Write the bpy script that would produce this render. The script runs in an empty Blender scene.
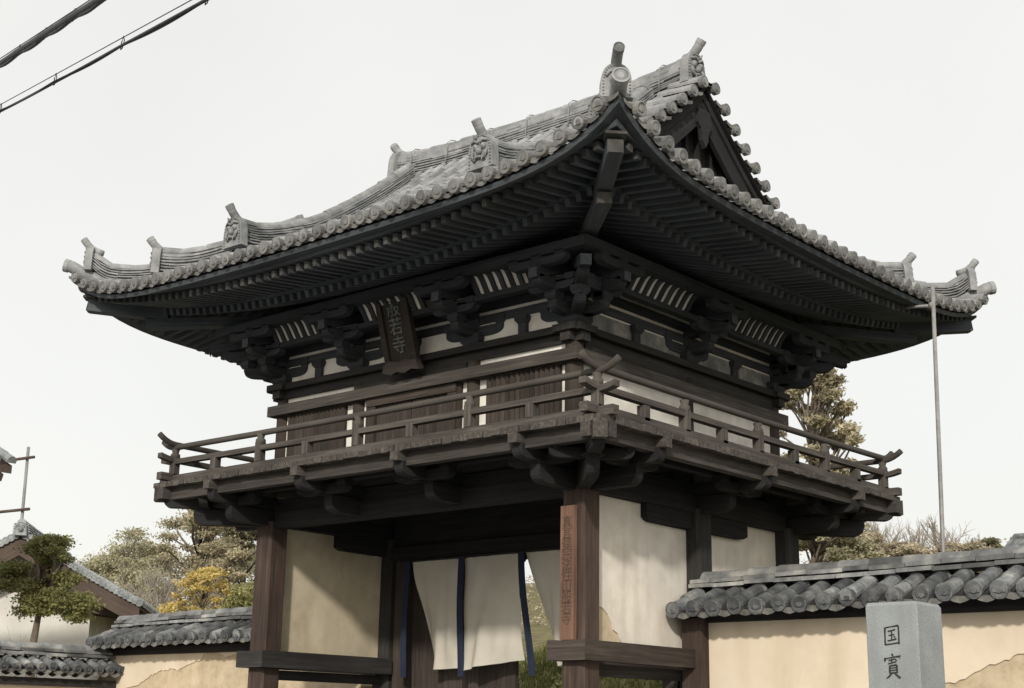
import bpy, math, random
from mathutils import Vector as V, Matrix, noise
R = math.radians
rnd = random.Random(11)
S = bpy.context.scene
COL = S.collection

# ------------------------------------------------------------------ camera
CAM = V((9.936, -9.933, 1.52)); YAW, PIT, ROL, F = R(-41.16), R(15.02), R(1.046), 1440.7
_f = V((math.sin(YAW)*math.cos(PIT), math.cos(YAW)*math.cos(PIT), math.sin(PIT)))
_r0 = V((math.cos(YAW), -math.sin(YAW), 0)); _u0 = _r0.cross(_f)
_r = _r0*math.cos(ROL)+_u0*math.sin(ROL); _u = _u0*math.cos(ROL)-_r0*math.sin(ROL)
cd = bpy.data.cameras.new('camera'); cam = bpy.data.objects.new('camera', cd); COL.objects.link(cam)
m = Matrix((_r, _u, -_f)).transposed().to_4x4(); m.translation = CAM; cam.matrix_world = m
cd.sensor_width = 36; cd.lens = F/1024*36; cd.clip_end = 3000; cd.clip_start = .1
S.camera = cam
def at(px, py, Y):
    d = _f+_r*((px-512)/F)-_u*((py-344)/F)
    return CAM+d*((Y-CAM.y)/d.y)

# ------------------------------------------------------------------ light
SUN = V((1, -1.6, .88)).normalized()
W = bpy.data.worlds.new('World'); S.world = W; W.use_nodes = True
nt = W.node_tree; nt.nodes.clear()
sky = nt.nodes.new('ShaderNodeTexSky'); sky.sky_type = 'NISHITA'; sky.sun_disc = False
sky.sun_elevation = math.asin(SUN.z); sky.sun_rotation = math.atan2(SUN.x, SUN.y); sky.dust_density = 4
mixn = nt.nodes.new('ShaderNodeMix'); mixn.data_type = 'RGBA'; mixn.inputs['Factor'].default_value = .8
VEIL = 7.95
mixn.inputs[7].default_value = (VEIL*1.0, VEIL*.98, VEIL*.935, 1)
bgn = nt.nodes.new('ShaderNodeBackground'); bgn.inputs['Strength'].default_value = .1
wo = nt.nodes.new('ShaderNodeOutputWorld')
tcw = nt.nodes.new('ShaderNodeTexCoord'); nz0 = nt.nodes.new('ShaderNodeTexNoise'); nz0.inputs['Scale'].default_value = 1.6; nz0.inputs['Detail'].default_value = 4
mrw = nt.nodes.new('ShaderNodeMapRange'); mrw.inputs[1].default_value = .3; mrw.inputs[2].default_value = .7; mrw.inputs[3].default_value = .93; mrw.inputs[4].default_value = 1.05
vmw = nt.nodes.new('ShaderNodeVectorMath'); vmw.operation = 'SCALE'; vmw.inputs[0].default_value = (VEIL*1.0, VEIL*.98, VEIL*.92)
nt.links.new(tcw.outputs['Generated'], nz0.inputs['Vector']); nt.links.new(nz0.outputs['Fac'], mrw.inputs[0]); nt.links.new(mrw.outputs[0], vmw.inputs['Scale']); nt.links.new(vmw.outputs[0], mixn.inputs[7])
nt.links.new(sky.outputs[0], mixn.inputs[6]); nt.links.new(mixn.outputs[2], bgn.inputs['Color']); nt.links.new(bgn.outputs[0], wo.inputs[0])
sl = bpy.data.lights.new('sun', 'SUN'); sl.energy = 2.05; sl.angle = R(3.0); sl.color = (1, .93, .83)
so = bpy.data.objects.new('sun', sl); COL.objects.link(so); so.rotation_euler = SUN.to_track_quat('Z', 'Y').to_euler()
so.location = (20, -30, 30)
vs = S.view_settings; vs.view_transform = 'Standard'; vs.look = 'None'; vs.gamma = 1; vs.exposure = .42; vs.use_curve_mapping = False
S.display_settings.display_device = 'sRGB'

# ------------------------------------------------------------------ materials
def mat(name, cols, scale=(1, 1, 1), rough=.8, attr=True, island=0, big=.25, bigscale=1.2, bump=.15, bumpd=.01, detail=6, spec=.3, extra=None, trans=0):
    """cols: list of (pos, rgb) along a noise; island: brightness jitter per tile/leaf; big: strength of large stains"""
    mt = bpy.data.materials.new(name); mt.use_nodes = True; n = mt.node_tree; N = n.nodes; L = n.links
    b = N['Principled BSDF']; b.inputs['Roughness'].default_value = rough; b.inputs['Specular IOR Level'].default_value = spec
    if attr:
        a = N.new('ShaderNodeAttribute'); a.attribute_name = 'gc'; vec = a.outputs['Vector']
    else:
        vec = N.new('ShaderNodeNewGeometry').outputs['Position']
    mp = N.new('ShaderNodeMapping'); mp.inputs['Scale'].default_value = scale; L.new(vec, mp.inputs['Vector'])
    no = N.new('ShaderNodeTexNoise'); no.inputs['Scale'].default_value = 1; no.inputs['Detail'].default_value = detail; no.inputs['Roughness'].default_value = .65
    L.new(mp.outputs[0], no.inputs['Vector'])
    cr = N.new('ShaderNodeValToRGB'); e = cr.color_ramp.elements
    while len(e) < len(cols): e.new(.5)
    for el, (p, c) in zip(e, cols): el.position = p; el.color = (*c, 1)
    L.new(no.outputs['Fac'], cr.inputs['Fac']); out = cr.outputs['Color']
    def mul(out, fac_socket, lo, hi):
        mr = N.new('ShaderNodeMapRange'); mr.inputs[3].default_value = lo; mr.inputs[4].default_value = hi; L.new(fac_socket, mr.inputs[0])
        mx = N.new('ShaderNodeVectorMath'); mx.operation = 'SCALE'; L.new(out, mx.inputs[0]); L.new(mr.outputs[0], mx.inputs['Scale']); return mx.outputs[0]
    if big:
        n2 = N.new('ShaderNodeTexNoise'); n2.inputs['Scale'].default_value = bigscale; n2.inputs['Detail'].default_value = 4
        L.new(N.new('ShaderNodeNewGeometry').outputs['Position'], n2.inputs['Vector'])
        mr = n2.outputs['Fac']; m0 = N.new('ShaderNodeMapRange'); m0.inputs[1].default_value = .3; m0.inputs[2].default_value = .7; L.new(mr, m0.inputs[0])
        out = mul(out, m0.outputs[0], 1-big, 1+big)
    if island:
        out = mul(out, N.new('ShaderNodeNewGeometry').outputs['Random Per Island'], 1-island, 1+island)
    if extra: out = extra(N, L, out)
    L.new(out, b.inputs['Base Color'])
    if bump:
        bp = N.new('ShaderNodeBump'); bp.inputs['Strength'].default_value = bump; bp.inputs['Distance'].default_value = bumpd
        L.new(no.outputs['Fac'], bp.inputs['Height']); L.new(bp.outputs[0], b.inputs['Normal'])
    if trans:
        t = N.new('ShaderNodeBsdfTranslucent'); L.new(out, t.inputs['Color']); ms = N.new('ShaderNodeMixShader'); ms.inputs[0].default_value = trans
        L.new(b.outputs[0], ms.inputs[1]); L.new(t.outputs[0], ms.inputs[2]); L.new(ms.outputs[0], N['Material Output'].inputs[0])
    return mt
def streaks(col, amt, sx=9, sz=.7):
    def f(N, L, out):
        g = N.new('ShaderNodeNewGeometry'); mp = N.new('ShaderNodeMapping'); mp.inputs['Scale'].default_value = (sx, sx, sz); L.new(g.outputs['Position'], mp.inputs[0])
        n = N.new('ShaderNodeTexNoise'); n.inputs['Scale'].default_value = 1; n.inputs['Detail'].default_value = 5; L.new(mp.outputs[0], n.inputs['Vector'])
        r = N.new('ShaderNodeMapRange'); r.inputs[1].default_value = .48; r.inputs[2].default_value = .75; r.inputs[4].default_value = amt; L.new(n.outputs['Fac'], r.inputs[0])
        mx = N.new('ShaderNodeMix'); mx.data_type = 'RGBA'; L.new(r.outputs[0], mx.inputs[0]); L.new(out, mx.inputs[6]); mx.inputs[7].default_value = (*col, 1)
        return mx.outputs[2]
    return f
GR = (1.6, 34, 34)
M = {}
M['dark'] = mat('weathered_dark_wood', [(.3, (.018, .0175, .0175)), (.55, (.033, .0315, .031)), (.75, (.052, .049, .047))], GR, .85, bump=.3, island=.25)
M['eave'] = mat('eave_wood', [(.3, (.050, .058, .066)), (.55, (.075, .087, .098)), (.75, (.10, .115, .128))], GR, .85, bump=.2, island=.18)
M['grey'] = mat('silvered_wood', [(.3, (.040, .036, .032)), (.52, (.078, .071, .064)), (.75, (.145, .133, .118))], GR, .85, bump=.4, island=.25)
M['under'] = mat('shade_toned_underside_wood', [(.3, (.012, .012, .013)), (.55, (.021, .021, .022)), (.75, (.034, .033, .033))], GR, .9, bump=.3, island=.2)  # deep shade of balcony underside and gables is put into this near-black colour
M['edge'] = mat('edge_beam_wood', [(.3, (.028, .025, .023)), (.52, (.052, .047, .043)), (.75, (.095, .086, .077))], GR, .85, bump=.4, island=.25)
M['shaded'] = mat('shade_toned_bracket_wood', [(.3, (.026, .030, .034)), (.55, (.040, .046, .051)), (.75, (.058, .066, .072))], GR, .9, bump=.25, island=.18)  # bracket wood darkened in colour so the brackets sink into eave shade
M['red'] = mat('red_brown_wood', [(.3, (.032, .023, .019)), (.55, (.064, .044, .036)), (.75, (.10, .073, .060))], GR, .8, bump=.35, island=.25)
M['brown'] = mat('brown_plank_wood', [(.3, (.026, .021, .018)), (.55, (.050, .040, .034)), (.75, (.082, .067, .057))], GR, .8, bump=.3, island=.25)
M['tip'] = mat('rafter_end_wood', [(.3, (.035, .035, .034)), (.6, (.062, .060, .056)), (.8, (.14, .13, .118))], (9, 9, 9), .85, big=.35, bigscale=7, island=.6)
M['board'] = mat('sign_board_wood', [(.3, (.11, .062, .043)), (.55, (.165, .095, .068)), (.75, (.22, .135, .10))], GR, .75, bump=.3)
M['plaque'] = mat('plaque_wood', [(.3, (.020, .017, .016)), (.6, (.040, .033, .029)), (.8, (.06, .048, .042))], GR, .75)
M['endtile'] = mat('shade_toned_end_tile', [(.25, (.10, .103, .103)), (.5, (.17, .172, .168)), (.72, (.27, .268, .255))], (9, 9, 9), .8, attr=False, island=.2, big=.22, bigscale=.9, bump=.25)  # end faces darker than tile tops: their shading is put into the colour
M['tile'] = mat('fired_roof_tile', [(.25, (.15, .158, .163)), (.5, (.235, .245, .25)), (.72, (.34, .347, .345))], (7, 7, 7), .85, attr=False, island=.24, big=.18, bigscale=1.6, bump=.3, spec=.2)
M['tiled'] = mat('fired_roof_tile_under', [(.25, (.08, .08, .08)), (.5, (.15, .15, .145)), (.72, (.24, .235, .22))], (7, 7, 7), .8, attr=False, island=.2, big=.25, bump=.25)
M['wtile'] = mat('blue_grey_wall_tile', [(.28, (.065, .072, .078)), (.5, (.14, .15, .157)), (.72, (.30, .30, .285))], (6, 6, 6), .85, attr=False, island=.5, big=.3, bigscale=3.5, bump=.35, spec=.15)
M['wend'] = mat('blue_grey_end_tile', [(.28, (.045, .05, .056)), (.5, (.10, .108, .115)), (.72, (.20, .20, .19))], (16, 16, 16), .7, attr=False, island=.3, big=.2, bigscale=2.5, bump=.3)
M['wcap'] = mat('mixed_ridge_tile', [(.28, (.085, .092, .098)), (.5, (.18, .188, .19)), (.72, (.33, .325, .30))], (5, 5, 5), .6, attr=False, island=.55, big=.2, bigscale=2.5, bump=.25, spec=.4)
M['wpan'] = mat('pale_pan_tile', [(.28, (.06, .06, .058)), (.5, (.15, .15, .143)), (.72, (.30, .285, .25))], (9, 9, 9), .8, attr=False, island=.4, big=.2, bump=.25)
M['htile'] = mat('pale_house_tile', [(.28, (.14, .158, .17)), (.5, (.235, .255, .265)), (.72, (.38, .39, .39))], (6, 6, 6), .5, attr=False, island=.2, big=.15, bump=.2, spec=.4)
M['plaster'] = mat('white_plaster', [(.3, (.57, .53, .46)), (.5, (.70, .66, .59)), (.75, (.77, .735, .67))], (2.2, 2.2, 2.2), .9, attr=False, big=.12, bigscale=1.6, bump=.12, extra=streaks((.42, .375, .30), .32))
M['upper'] = mat('upper_white_plaster', [(.3, (.62, .60, .55)), (.5, (.74, .72, .67)), (.75, (.80, .78, .73))], (3, 3, 3), .9, attr=False, big=.12, bigscale=4, bump=.1)
M['warm'] = mat('yellowed_plaster', [(.3, (.46, .40, .285)), (.5, (.57, .505, .375)), (.75, (.64, .58, .45))], (2.6, 2.6, 2.6), .9, attr=False, big=.14, bigscale=1.8, bump=.12, extra=streaks((.33, .28, .19), .4, 6, 1.5))
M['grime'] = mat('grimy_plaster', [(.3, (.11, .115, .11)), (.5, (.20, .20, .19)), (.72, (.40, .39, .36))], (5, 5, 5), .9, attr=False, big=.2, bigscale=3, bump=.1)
M['cream'] = mat('cream_wall_plaster', [(.3, (.65, .56, .43)), (.5, (.73, .64, .505)), (.75, (.77, .69, .56))], (1.3, 1.3, 1.3), .92, attr=False, big=.07, bigscale=.9, bump=.15, extra=streaks((.50, .40, .28), .4, 4, .8))
M['mud'] = mat('exposed_mud_wall', [(.3, (.43, .345, .23)), (.5, (.54, .45, .32)), (.75, (.61, .525, .39))], (7, 7, 7), .95, attr=False, big=.14, bigscale=2.2, bump=.4)
M['stone'] = mat('grey_granite', [(.3, (.20, .222, .232)), (.5, (.275, .30, .312)), (.7, (.36, .385, .395))], (130, 130, 130), .75, attr=False, big=.12, bigscale=4, bump=.15, detail=3, extra=streaks((.17, .18, .18), .4, 7, 1.0))
M['ink'] = mat('carved_dark_stroke', [(.3, (.018, .018, .018)), (.7, (.05, .05, .048))], (40, 40, 40), .8, attr=False, bump=0)
M['gilt'] = mat('faded_pale_lettering', [(.3, (.07, .082, .078)), (.55, (.14, .16, .15)), (.75, (.30, .33, .31))], (22, 22, 22), .6, attr=False, bump=0)
M['faint'] = mat('faded_ink', [(.3, (.05, .034, .027)), (.6, (.10, .065, .05)), (.8, (.16, .10, .075))], (60, 60, 60), .9, attr=False, bump=0)
M['cloth'] = mat('white_curtain_cloth', [(.3, (.66, .62, .53)), (.7, (.76, .73, .65))], (3, 3, 3), .9, attr=False, big=.06, bump=.05, trans=.3)
M['navy'] = mat('navy_ribbon', [(.3, (.010, .016, .036)), (.7, (.022, .032, .062))], (14, 14, 3), .85, attr=False, bump=.1)
M['metal'] = mat('galvanised_metal', [(.3, (.19, .19, .188)), (.7, (.30, .30, .295))], (12, 12, 12), .45, attr=False, bump=0, spec=.5)
M['cable'] = mat('cable_sheath', [(.3, (.025, .028, .032)), (.7, (.055, .06, .065))], (12, 12, 12), .6, attr=False, bump=0)
M['housewall'] = mat('pale_house_plaster', [(.3, (.60, .585, .545)), (.7, (.72, .705, .66))], (1.2, 1.2, 1.2), .9, attr=False, big=.06, bump=.05)
M['hwood'] = mat('house_brown_timber', [(.3, (.06, .042, .034)), (.7, (.115, .085, .07))], GR, .8, bump=.2)
M['bark'] = mat('tree_bark', [(.3, (.09, .075, .06)), (.7, (.20, .17, .14))], (9, 9, 3), .95, attr=False, bump=.5)
M['twig'] = mat('bare_twigs', [(.3, (.30, .265, .225)), (.7, (.44, .40, .35))], (3, 3, 3), .95, attr=False, bump=0)
def leafm(name, a, b, c, isl=.35): return mat(name, [(.3, a), (.52, b), (.75, c)], (.9, .9, .9), .75, attr=False, island=isl, big=.2, bigscale=.5, bump=0, trans=.3)
M['cedar'] = leafm('conifer_needles', (.14, .142, .08), (.23, .22, .13), (.36, .335, .22))
M['olive'] = leafm('dry_olive_leaves', (.28, .265, .17), (.42, .40, .265), (.58, .55, .39))
M['ochre'] = leafm('dry_ochre_leaves', (.26, .23, .15), (.39, .35, .235), (.54, .495, .35))
M['yellow'] = leafm('yellow_leaves', (.46, .35, .10), (.62, .49, .18), (.74, .62, .29), .3)
M['shrub'] = leafm('fresh_green_leaves', (.13, .14, .05), (.26, .26, .105), (.44, .41, .21))
M['scrub'] = leafm('brown_scrub', (.30, .255, .18), (.42, .37, .27), (.54, .49, .37))
M['grass'] = leafm('grass_blades', (.07, .085, .02), (.15, .165, .055), (.30, .27, .13))
def groundx(N, L, out):
    return out
M['ground'] = mat('packed_sandy_ground', [(.3, (.23, .19, .14)), (.6, (.34, .29, .22)), (.8, (.40, .35, .28))], (2, 2, 2), .95, attr=False, big=.15, bigscale=.3, bump=.3)
M['slope'] = mat('grassy_soil', [(.3, (.085, .075, .03)), (.5, (.14, .12, .055)), (.75, (.22, .185, .10))], (3, 3, 3), .95, attr=False, big=.25, bigscale=.7, bump=.4)

# ------------------------------------------------------------------ mesh builder
class MB:
    T0 = None
    def __init__(s): s.v = []; s.f = []; s.g = []; s.sm = []; s.T = MB.T0; s.mi = []; s.cur = 0
    def add(s, vs, fs, gc=None, smooth=False):
        o = len(s.v)
        if s.T is not None: vs = [s.T @ V(p) for p in vs]
        off = V((rnd.uniform(0, 50), rnd.uniform(0, 9), rnd.uniform(0, 9)))
        s.v += [tuple(p) for p in vs]; s.f += [tuple(i+o for i in f) for f in fs]; s.sm += [smooth]*len(fs); s.mi += [s.cur]*len(fs)
        s.g += [tuple(V(p)+off) for p in (gc if gc is not None else vs)]
    def beam(s, p0, p1, w, h, up=(0, 0, 1), ch=0, side_up=None):
        p0, p1 = V(p0), V(p1); L = (p1-p0); n = L.length; L = L/n; sd = L.cross(V(up)).normalized(); u = sd.cross(L)
        a, b = w/2, h/2
        pr = [(-a, -b), (a, -b), (a, b), (-a, b)] if not ch else [(-a+ch, -b), (a-ch, -b), (a, -b+ch), (a, b-ch), (a-ch, b), (-a+ch, b), (-a, b-ch), (-a, -b+ch)]
        k = len(pr); vs = []; gc = []
        for P, t in ((p0, 0), (p1, n)):
            for x, y in pr: vs.append(P+sd*x+u*y); gc.append(V((t, x, y)))
        fs = [(i, (i+1) % k, k+(i+1) % k, k+i) for i in range(k)]+[tuple(range(k))[::-1], tuple(range(k, 2*k))]
        s.add(vs, fs, gc)
    def box(s, lo, hi):
        lo, hi = V(lo), V(hi); c = (lo+hi)/2; d = hi-lo; ax = max(range(3), key=lambda i: d[i])
        e = V((0, 0, 0)); e[ax] = d[ax]/2
        if ax == 2: s.beam(c-e, c+e, d.x, d.y, (0, 1, 0)) if True else None
        elif ax == 0: s.beam(c-e, c+e, d.y, d.z)
        else: s.beam(c-e, c+e, d.x, d.z)
    def prism(s, poly, o, ax, ay, an, depth):
        o, ax, ay, an = V(o), V(ax), V(ay), V(an); k = len(poly); vs = []; gc = []
        for d in (-depth/2, depth/2):
            for x, y in poly: vs.append(o+ax*x+ay*y+an*d); gc.append(V((x, y, d)))
        fs = [(i, (i+1) % k, k+(i+1) % k, k+i) for i in range(k)]+[tuple(range(k))[::-1], tuple(range(k, 2*k))]
        s.add(vs, fs, gc)
    def sweep(s, prof, path, cap=True, smooth=False, closed=True):
        k = len(prof); vs = []; gc = []; t = 0; prev = None
        for (P, sd, u, *sc) in path:
            q = sc[0] if sc else 1
            if prev is not None: t += (V(P)-prev).length
            prev = V(P)
            for x, y in prof: vs.append(V(P)+V(sd)*x*q+V(u)*y*q); gc.append(V((t, x, y)))
        fs = []
        for j in range(len(path)-1):
            for i in range(k if closed else k-1):
                fs.append((j*k+i, j*k+(i+1) % k, (j+1)*k+(i+1) % k, (j+1)*k+i))
        if cap and closed: fs += [tuple(range(k))[::-1], tuple(range((len(path)-1)*k, len(path)*k))]
        s.add(vs, fs, gc, smooth)
    def tube(s, pts, r, n=8, cap=True):
        pts = [V(p) for p in pts]; path = []
        for i, p in enumerate(pts):
            d = (pts[min(i+1, len(pts)-1)]-pts[max(i-1, 0)]).normalized()
            a = V((0, 0, 1)) if abs(d.z) < .9 else V((1, 0, 0)); sd = d.cross(a).normalized(); u = sd.cross(d)
            path.append((p, sd, u, (r[i] if isinstance(r, (list, tuple)) else r)))
        s.sweep([(math.cos(2*math.pi*i/n), math.sin(2*math.pi*i/n)) for i in range(n)], path, cap, True)
    def grid(s, fn, nu, nv, smooth=False):
        vs = [fn(i/nu, j/nv) for j in range(nv+1) for i in range(nu+1)]
        fs = [(j*(nu+1)+i, j*(nu+1)+i+1, (j+1)*(nu+1)+i+1, (j+1)*(nu+1)+i) for j in range(nv) for i in range(nu)]
        s.add(vs, fs, None, smooth)
    def ball(s, c, r, n=8, sc=(1, 1, 1)):
        c = V(c); vs = []; fs = []
        for j in range(n//2+1):
            th = math.pi*j/(n//2)
            for i in range(n):
                ph = 2*math.pi*i/n; vs.append(c+V((r*sc[0]*math.sin(th)*math.cos(ph), r*sc[1]*math.sin(th)*math.sin(ph), r*sc[2]*math.cos(th))))
        for j in range(n//2):
            for i in range(n): fs.append((j*n+i, j*n+(i+1) % n, (j+1)*n+(i+1) % n, (j+1)*n+i))
        s.add(vs, fs, None, True)
    def disc(s, c, d, r, depth=.012):
        """round end tile face with raised rim and a swirl boss"""
        c, d = V(c), V(d).normalized(); a = V((0, 0, 1)) if abs(d.z) < .9 else V((1, 0, 0)); sd = d.cross(a).normalized(); u = sd.cross(d); n = 14
        rings = [(r, -.05), (r, 0), (r*.8, .003), (r*.74, -depth), (r*.42, -depth), (r*.36, -depth*.2), (r*.12, -depth*.1)]
        vs = []; fs = []
        for q, z in rings:
            for i in range(n): vs.append(c+sd*(q*math.cos(2*math.pi*i/n))+u*(q*math.sin(2*math.pi*i/n))+d*z)
        for j in range(len(rings)-1):
            for i in range(n): fs.append((j*n+i, j*n+(i+1) % n, (j+1)*n+(i+1) % n, (j+1)*n+i))
        fs.append(tuple(range((len(rings)-1)*n, len(rings)*n)))
        s.add(vs, fs, None, False)
    def build(s, name, m, parent=None, label=None):
        me = bpy.data.meshes.new(name); o = bpy.data.objects.new(name, me); COL.objects.link(o)
        org = V((0, 0, 0)); q = parent
        while q is not None: org += q.location; q = q.parent
        if parent is not None: o.parent = parent
        me.from_pydata([tuple(V(p)-org) for p in s.v], [], s.f)
        at_ = me.attributes.new('gc', 'FLOAT_VECTOR', 'POINT'); at_.data.foreach_set('vector', [x for g in s.g for x in g])
        me.polygons.foreach_set('use_smooth', s.sm); [me.materials.append(q) for q in (m if isinstance(m, (list, tuple)) else [m])]
        if any(s.mi): me.polygons.foreach_set('material_index', s.mi)
        me.update()
        if label: o['label'] = label
        return o
def tag(o, label=None, cat=None, group=None, kind=None):
    for k, v in (('label', label), ('category', cat), ('group', group), ('kind', kind)):
        if v: o[k] = v
    return o
def thing(name, loc, label, cat, group=None):
    o = bpy.data.objects.new(name, None); o.empty_display_size = .3; COL.objects.link(o); o.location = loc
    return tag(o, label, cat, group)
def solo(mb, name, m, loc, label, cat, group=None):
    """a thing that is one mesh with its origin at loc"""
    o = mb.build(name, m); me = o.data; lv = V(loc)
    for v in me.vertices: v.co -= lv
    o.location = lv
    return tag(o, label, cat, group)

# ------------------------------------------------------------------ ground
def gz(x, y):
    t = max(0, min(1, (y-4.2)/11)); t = t*t*(3-2*t)
    far = max(0, min(1, (y-16)/40)); far = far*far*(3-2*far)
    return 3.6*t+6*far+(noise.noise(V((x*.25, y*.25, 0)))*.35*t if t > 0 else 0)-.0
g = MB()
xs = [-700, -300, -150, -90]+[-60+2*i for i in range(51)]+[60, 100, 180, 400, 700]
ys = [-500, -150, -60, -20, -5, 2, 3]+[4+.8*i for i in range(30)]+[30, 34, 40, 50, 60, 80, 120, 300, 800]
nx = len(xs)
g.add([(x, y, gz(x, y)) for y in ys for x in xs], [(j*nx+i, j*nx+i+1, (j+1)*nx+i+1, (j+1)*nx+i) for j in range(len(ys)-1) for i in range(nx-1)], None, True)
def gx(N, L, out):
    ge = N.new('ShaderNodeNewGeometry'); sp = N.new('ShaderNodeSeparateXYZ'); L.new(ge.outputs['Position'], sp.inputs[0])
    r = N.new('ShaderNodeMapRange'); r.inputs[1].default_value = 3.8; r.inputs[2].default_value = 5; L.new(sp.outputs['Y'], r.inputs[0])
    n = N.new('ShaderNodeTexNoise'); n.inputs['Scale'].default_value = 4; n.inputs['Detail'].default_value = 6
    cr = N.new('ShaderNodeValToRGB'); cr.color_ramp.elements[0].position = .35; cr.color_ramp.elements[0].color = (.09, .085, .03, 1); cr.color_ramp.elements[1].position = .7; cr.color_ramp.elements[1].color = (.21, .18, .09, 1)
    L.new(ge.outputs['Position'], n.inputs['Vector']); L.new(n.outputs['Fac'], cr.inputs[0])
    mx = N.new('ShaderNodeMix'); mx.data_type = 'RGBA'; L.new(r.outputs[0], mx.inputs[0]); L.new(out, mx.inputs[6]); L.new(cr.outputs[0], mx.inputs[7]); return mx.outputs[2]
M['terrain'] = mat('terrain', [(.3, (.15, .146, .14)), (.6, (.20, .194, .184)), (.8, (.24, .232, .22))], (2, 2, 2), .95, attr=False, big=.12, bigscale=.3, bump=.3, extra=gx)
tag(g.build('ground', M['terrain']), kind='structure')
pod = MB(); pod.box((-3.2, -1.3, 0), (3.2, 4.7, .55)); tag(pod.build('podium', M['stone']), 'low granite podium under the gate posts', 'podium', kind='structure')

# ------------------------------------------------------------------ the gate
HW, D, MID = 2.1, 3.5, 1.78            # lower half width, depth, middle post
gate = thing('temple_gate', (0, 1.75, .55), 'two storey wooden temple gate with balcony railing and grey tiled hip and gable roof', 'gate')
Z0 = .55
# lower posts
for i, (x, y) in enumerate([(-HW, 0), (HW, 0), (-HW, MID), (HW, MID), (-HW, D), (HW, D)]):
    b = MB(); b.beam((x, y-(.05 if y > 3 else 0), Z0+.1), (x, y-(.05 if y > 3 else 0), 3.62), .25, .25, (0, 1, 0), .028)
    b.build('post', M['red'] if y < .5 else M['dark'], gate)
    b = MB(); b.tube([(x, y, Z0), (x, y, Z0+.06), (x, y, Z0+.1)], [.27, .26, .2], 16); b.build('base_stone', M['stone'], gate)
# waist beams round the side bays, outer and inner
for sx in (-1, 1):
    X = sx*HW
    for (ya, yb) in ((0, MID),):
        b = MB()
        b.beam((X+sx*.165, ya-.20, 2.19), (X+sx*.165, yb-.125, 2.19), .085, .17)
        b.beam((X-sx*.165, ya-.20, 2.19), (X-sx*.165, yb-.125, 2.19), .085, .17)
        b.beam((X-.207, ya-.165, 2.188), (X+.207, ya-.165, 2.188), .085, .166)
        b.build('waist_beam', M['dark'] if sx < 0 else M['brown'], gate)
        for zz_, hz2 in ((2.04, .10), (1.0, .14)):
            b = MB(); b.beam((X, ya+.12, zz_), (X, yb-.12, zz_), .09, hz2); b.build('tie_rail', M['dark'], gate)
    b = MB(); b.beam((X, MID+.1, 2.19), (X, D+.15, 2.19), .30, .17); b.build('waist_beam', M['dark'], gate)
# plaster side panels with a mud bed behind
def panel(ya, yb, X, cut, bracket_at_end, flip):
    t = .03
    st = 2.63 if not bracket_at_end else .93
    top = 3.585; low = 3.42
    if bracket_at_end:
        poly = [(ya, 2.27), (yb, 2.27), (yb, low), (st+.06, low+.005), (st+.01, low+.02), (st, low+.04), (st, top), (ya, top)]
    else:
        poly = [(ya, 2.27), (yb, 2.27), (yb, top), (st, top), (st, low+.04), (st-.01, low+.02), (st-.06, low+.005), (ya, low)]
    mb = MB(); mb.prism(poly, (X, 0, 0), (0, 1, 0), (0, 0, 1), (1, 0, 0), .06)
    base = mb.build('side_panel', M['mud'] if cut else (M['warm'] if X < 0 else M['plaster']), gate)
    if cut:
        p2 = [(.64, 2.272), (yb-.004, 2.272), (yb-.004, low-.004), (st+.06, low+.002), (st+.008, low+.017), (st-.004, low+.036), (st-.004, top-.004), (ya+.004, top-.004), (ya+.004, 2.62), (.33, 2.585), (.41, 2.53), (.47, 2.45), (.49, 2.40), (.53, 2.385), (.56, 2.37), (.60, 2.31)]
        for sgn in (1, -1):
            mb = MB(); mb.prism(p2, (X+sgn*.036, 0, 0), (0, 1, 0), (0, 0, 1), (1, 0, 0), .012); mb.build('plaster_coat', M['plaster'], base)
panel(.125, MID-.125, HW-.06, True, True, 0); panel(MID+.125, D-.125, HW-.06, False, False, 0)
panel(.125, MID-.125, -HW-.06, False, True, 0); panel(MID+.125, D-.125, -HW-.06, False, False, 0)
# head beams and boat brackets
b = MB()
b.beam((-HW+.12, 0, 3.63), (HW-.12, 0, 3.63), .16, .16); b.beam((-HW+.12, D, 3.63), (HW-.12, D, 3.63), .16, .16)
b.beam((-HW, -.0, 3.78), (HW, -.0, 3.78), .12, .14); b.beam((-HW, D, 3.78), (HW, D, 3.78), .12, .14)
for sx in (-1, 1):
    b.beam((sx*HW, .12, 3.67), (sx*HW, D-.12, 3.67), .15, .165); b.beam((sx*HW, 0, 3.80), (sx*HW, D, 3.80), .12, .12)
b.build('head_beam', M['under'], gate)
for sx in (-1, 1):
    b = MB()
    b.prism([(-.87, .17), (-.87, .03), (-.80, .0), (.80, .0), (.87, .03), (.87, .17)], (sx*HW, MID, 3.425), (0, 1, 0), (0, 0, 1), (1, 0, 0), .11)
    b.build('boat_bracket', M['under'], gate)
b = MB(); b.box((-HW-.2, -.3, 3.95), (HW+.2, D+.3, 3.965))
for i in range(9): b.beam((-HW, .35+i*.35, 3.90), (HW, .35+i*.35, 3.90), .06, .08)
b.build('passage_ceiling', M['under'], gate)
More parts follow.
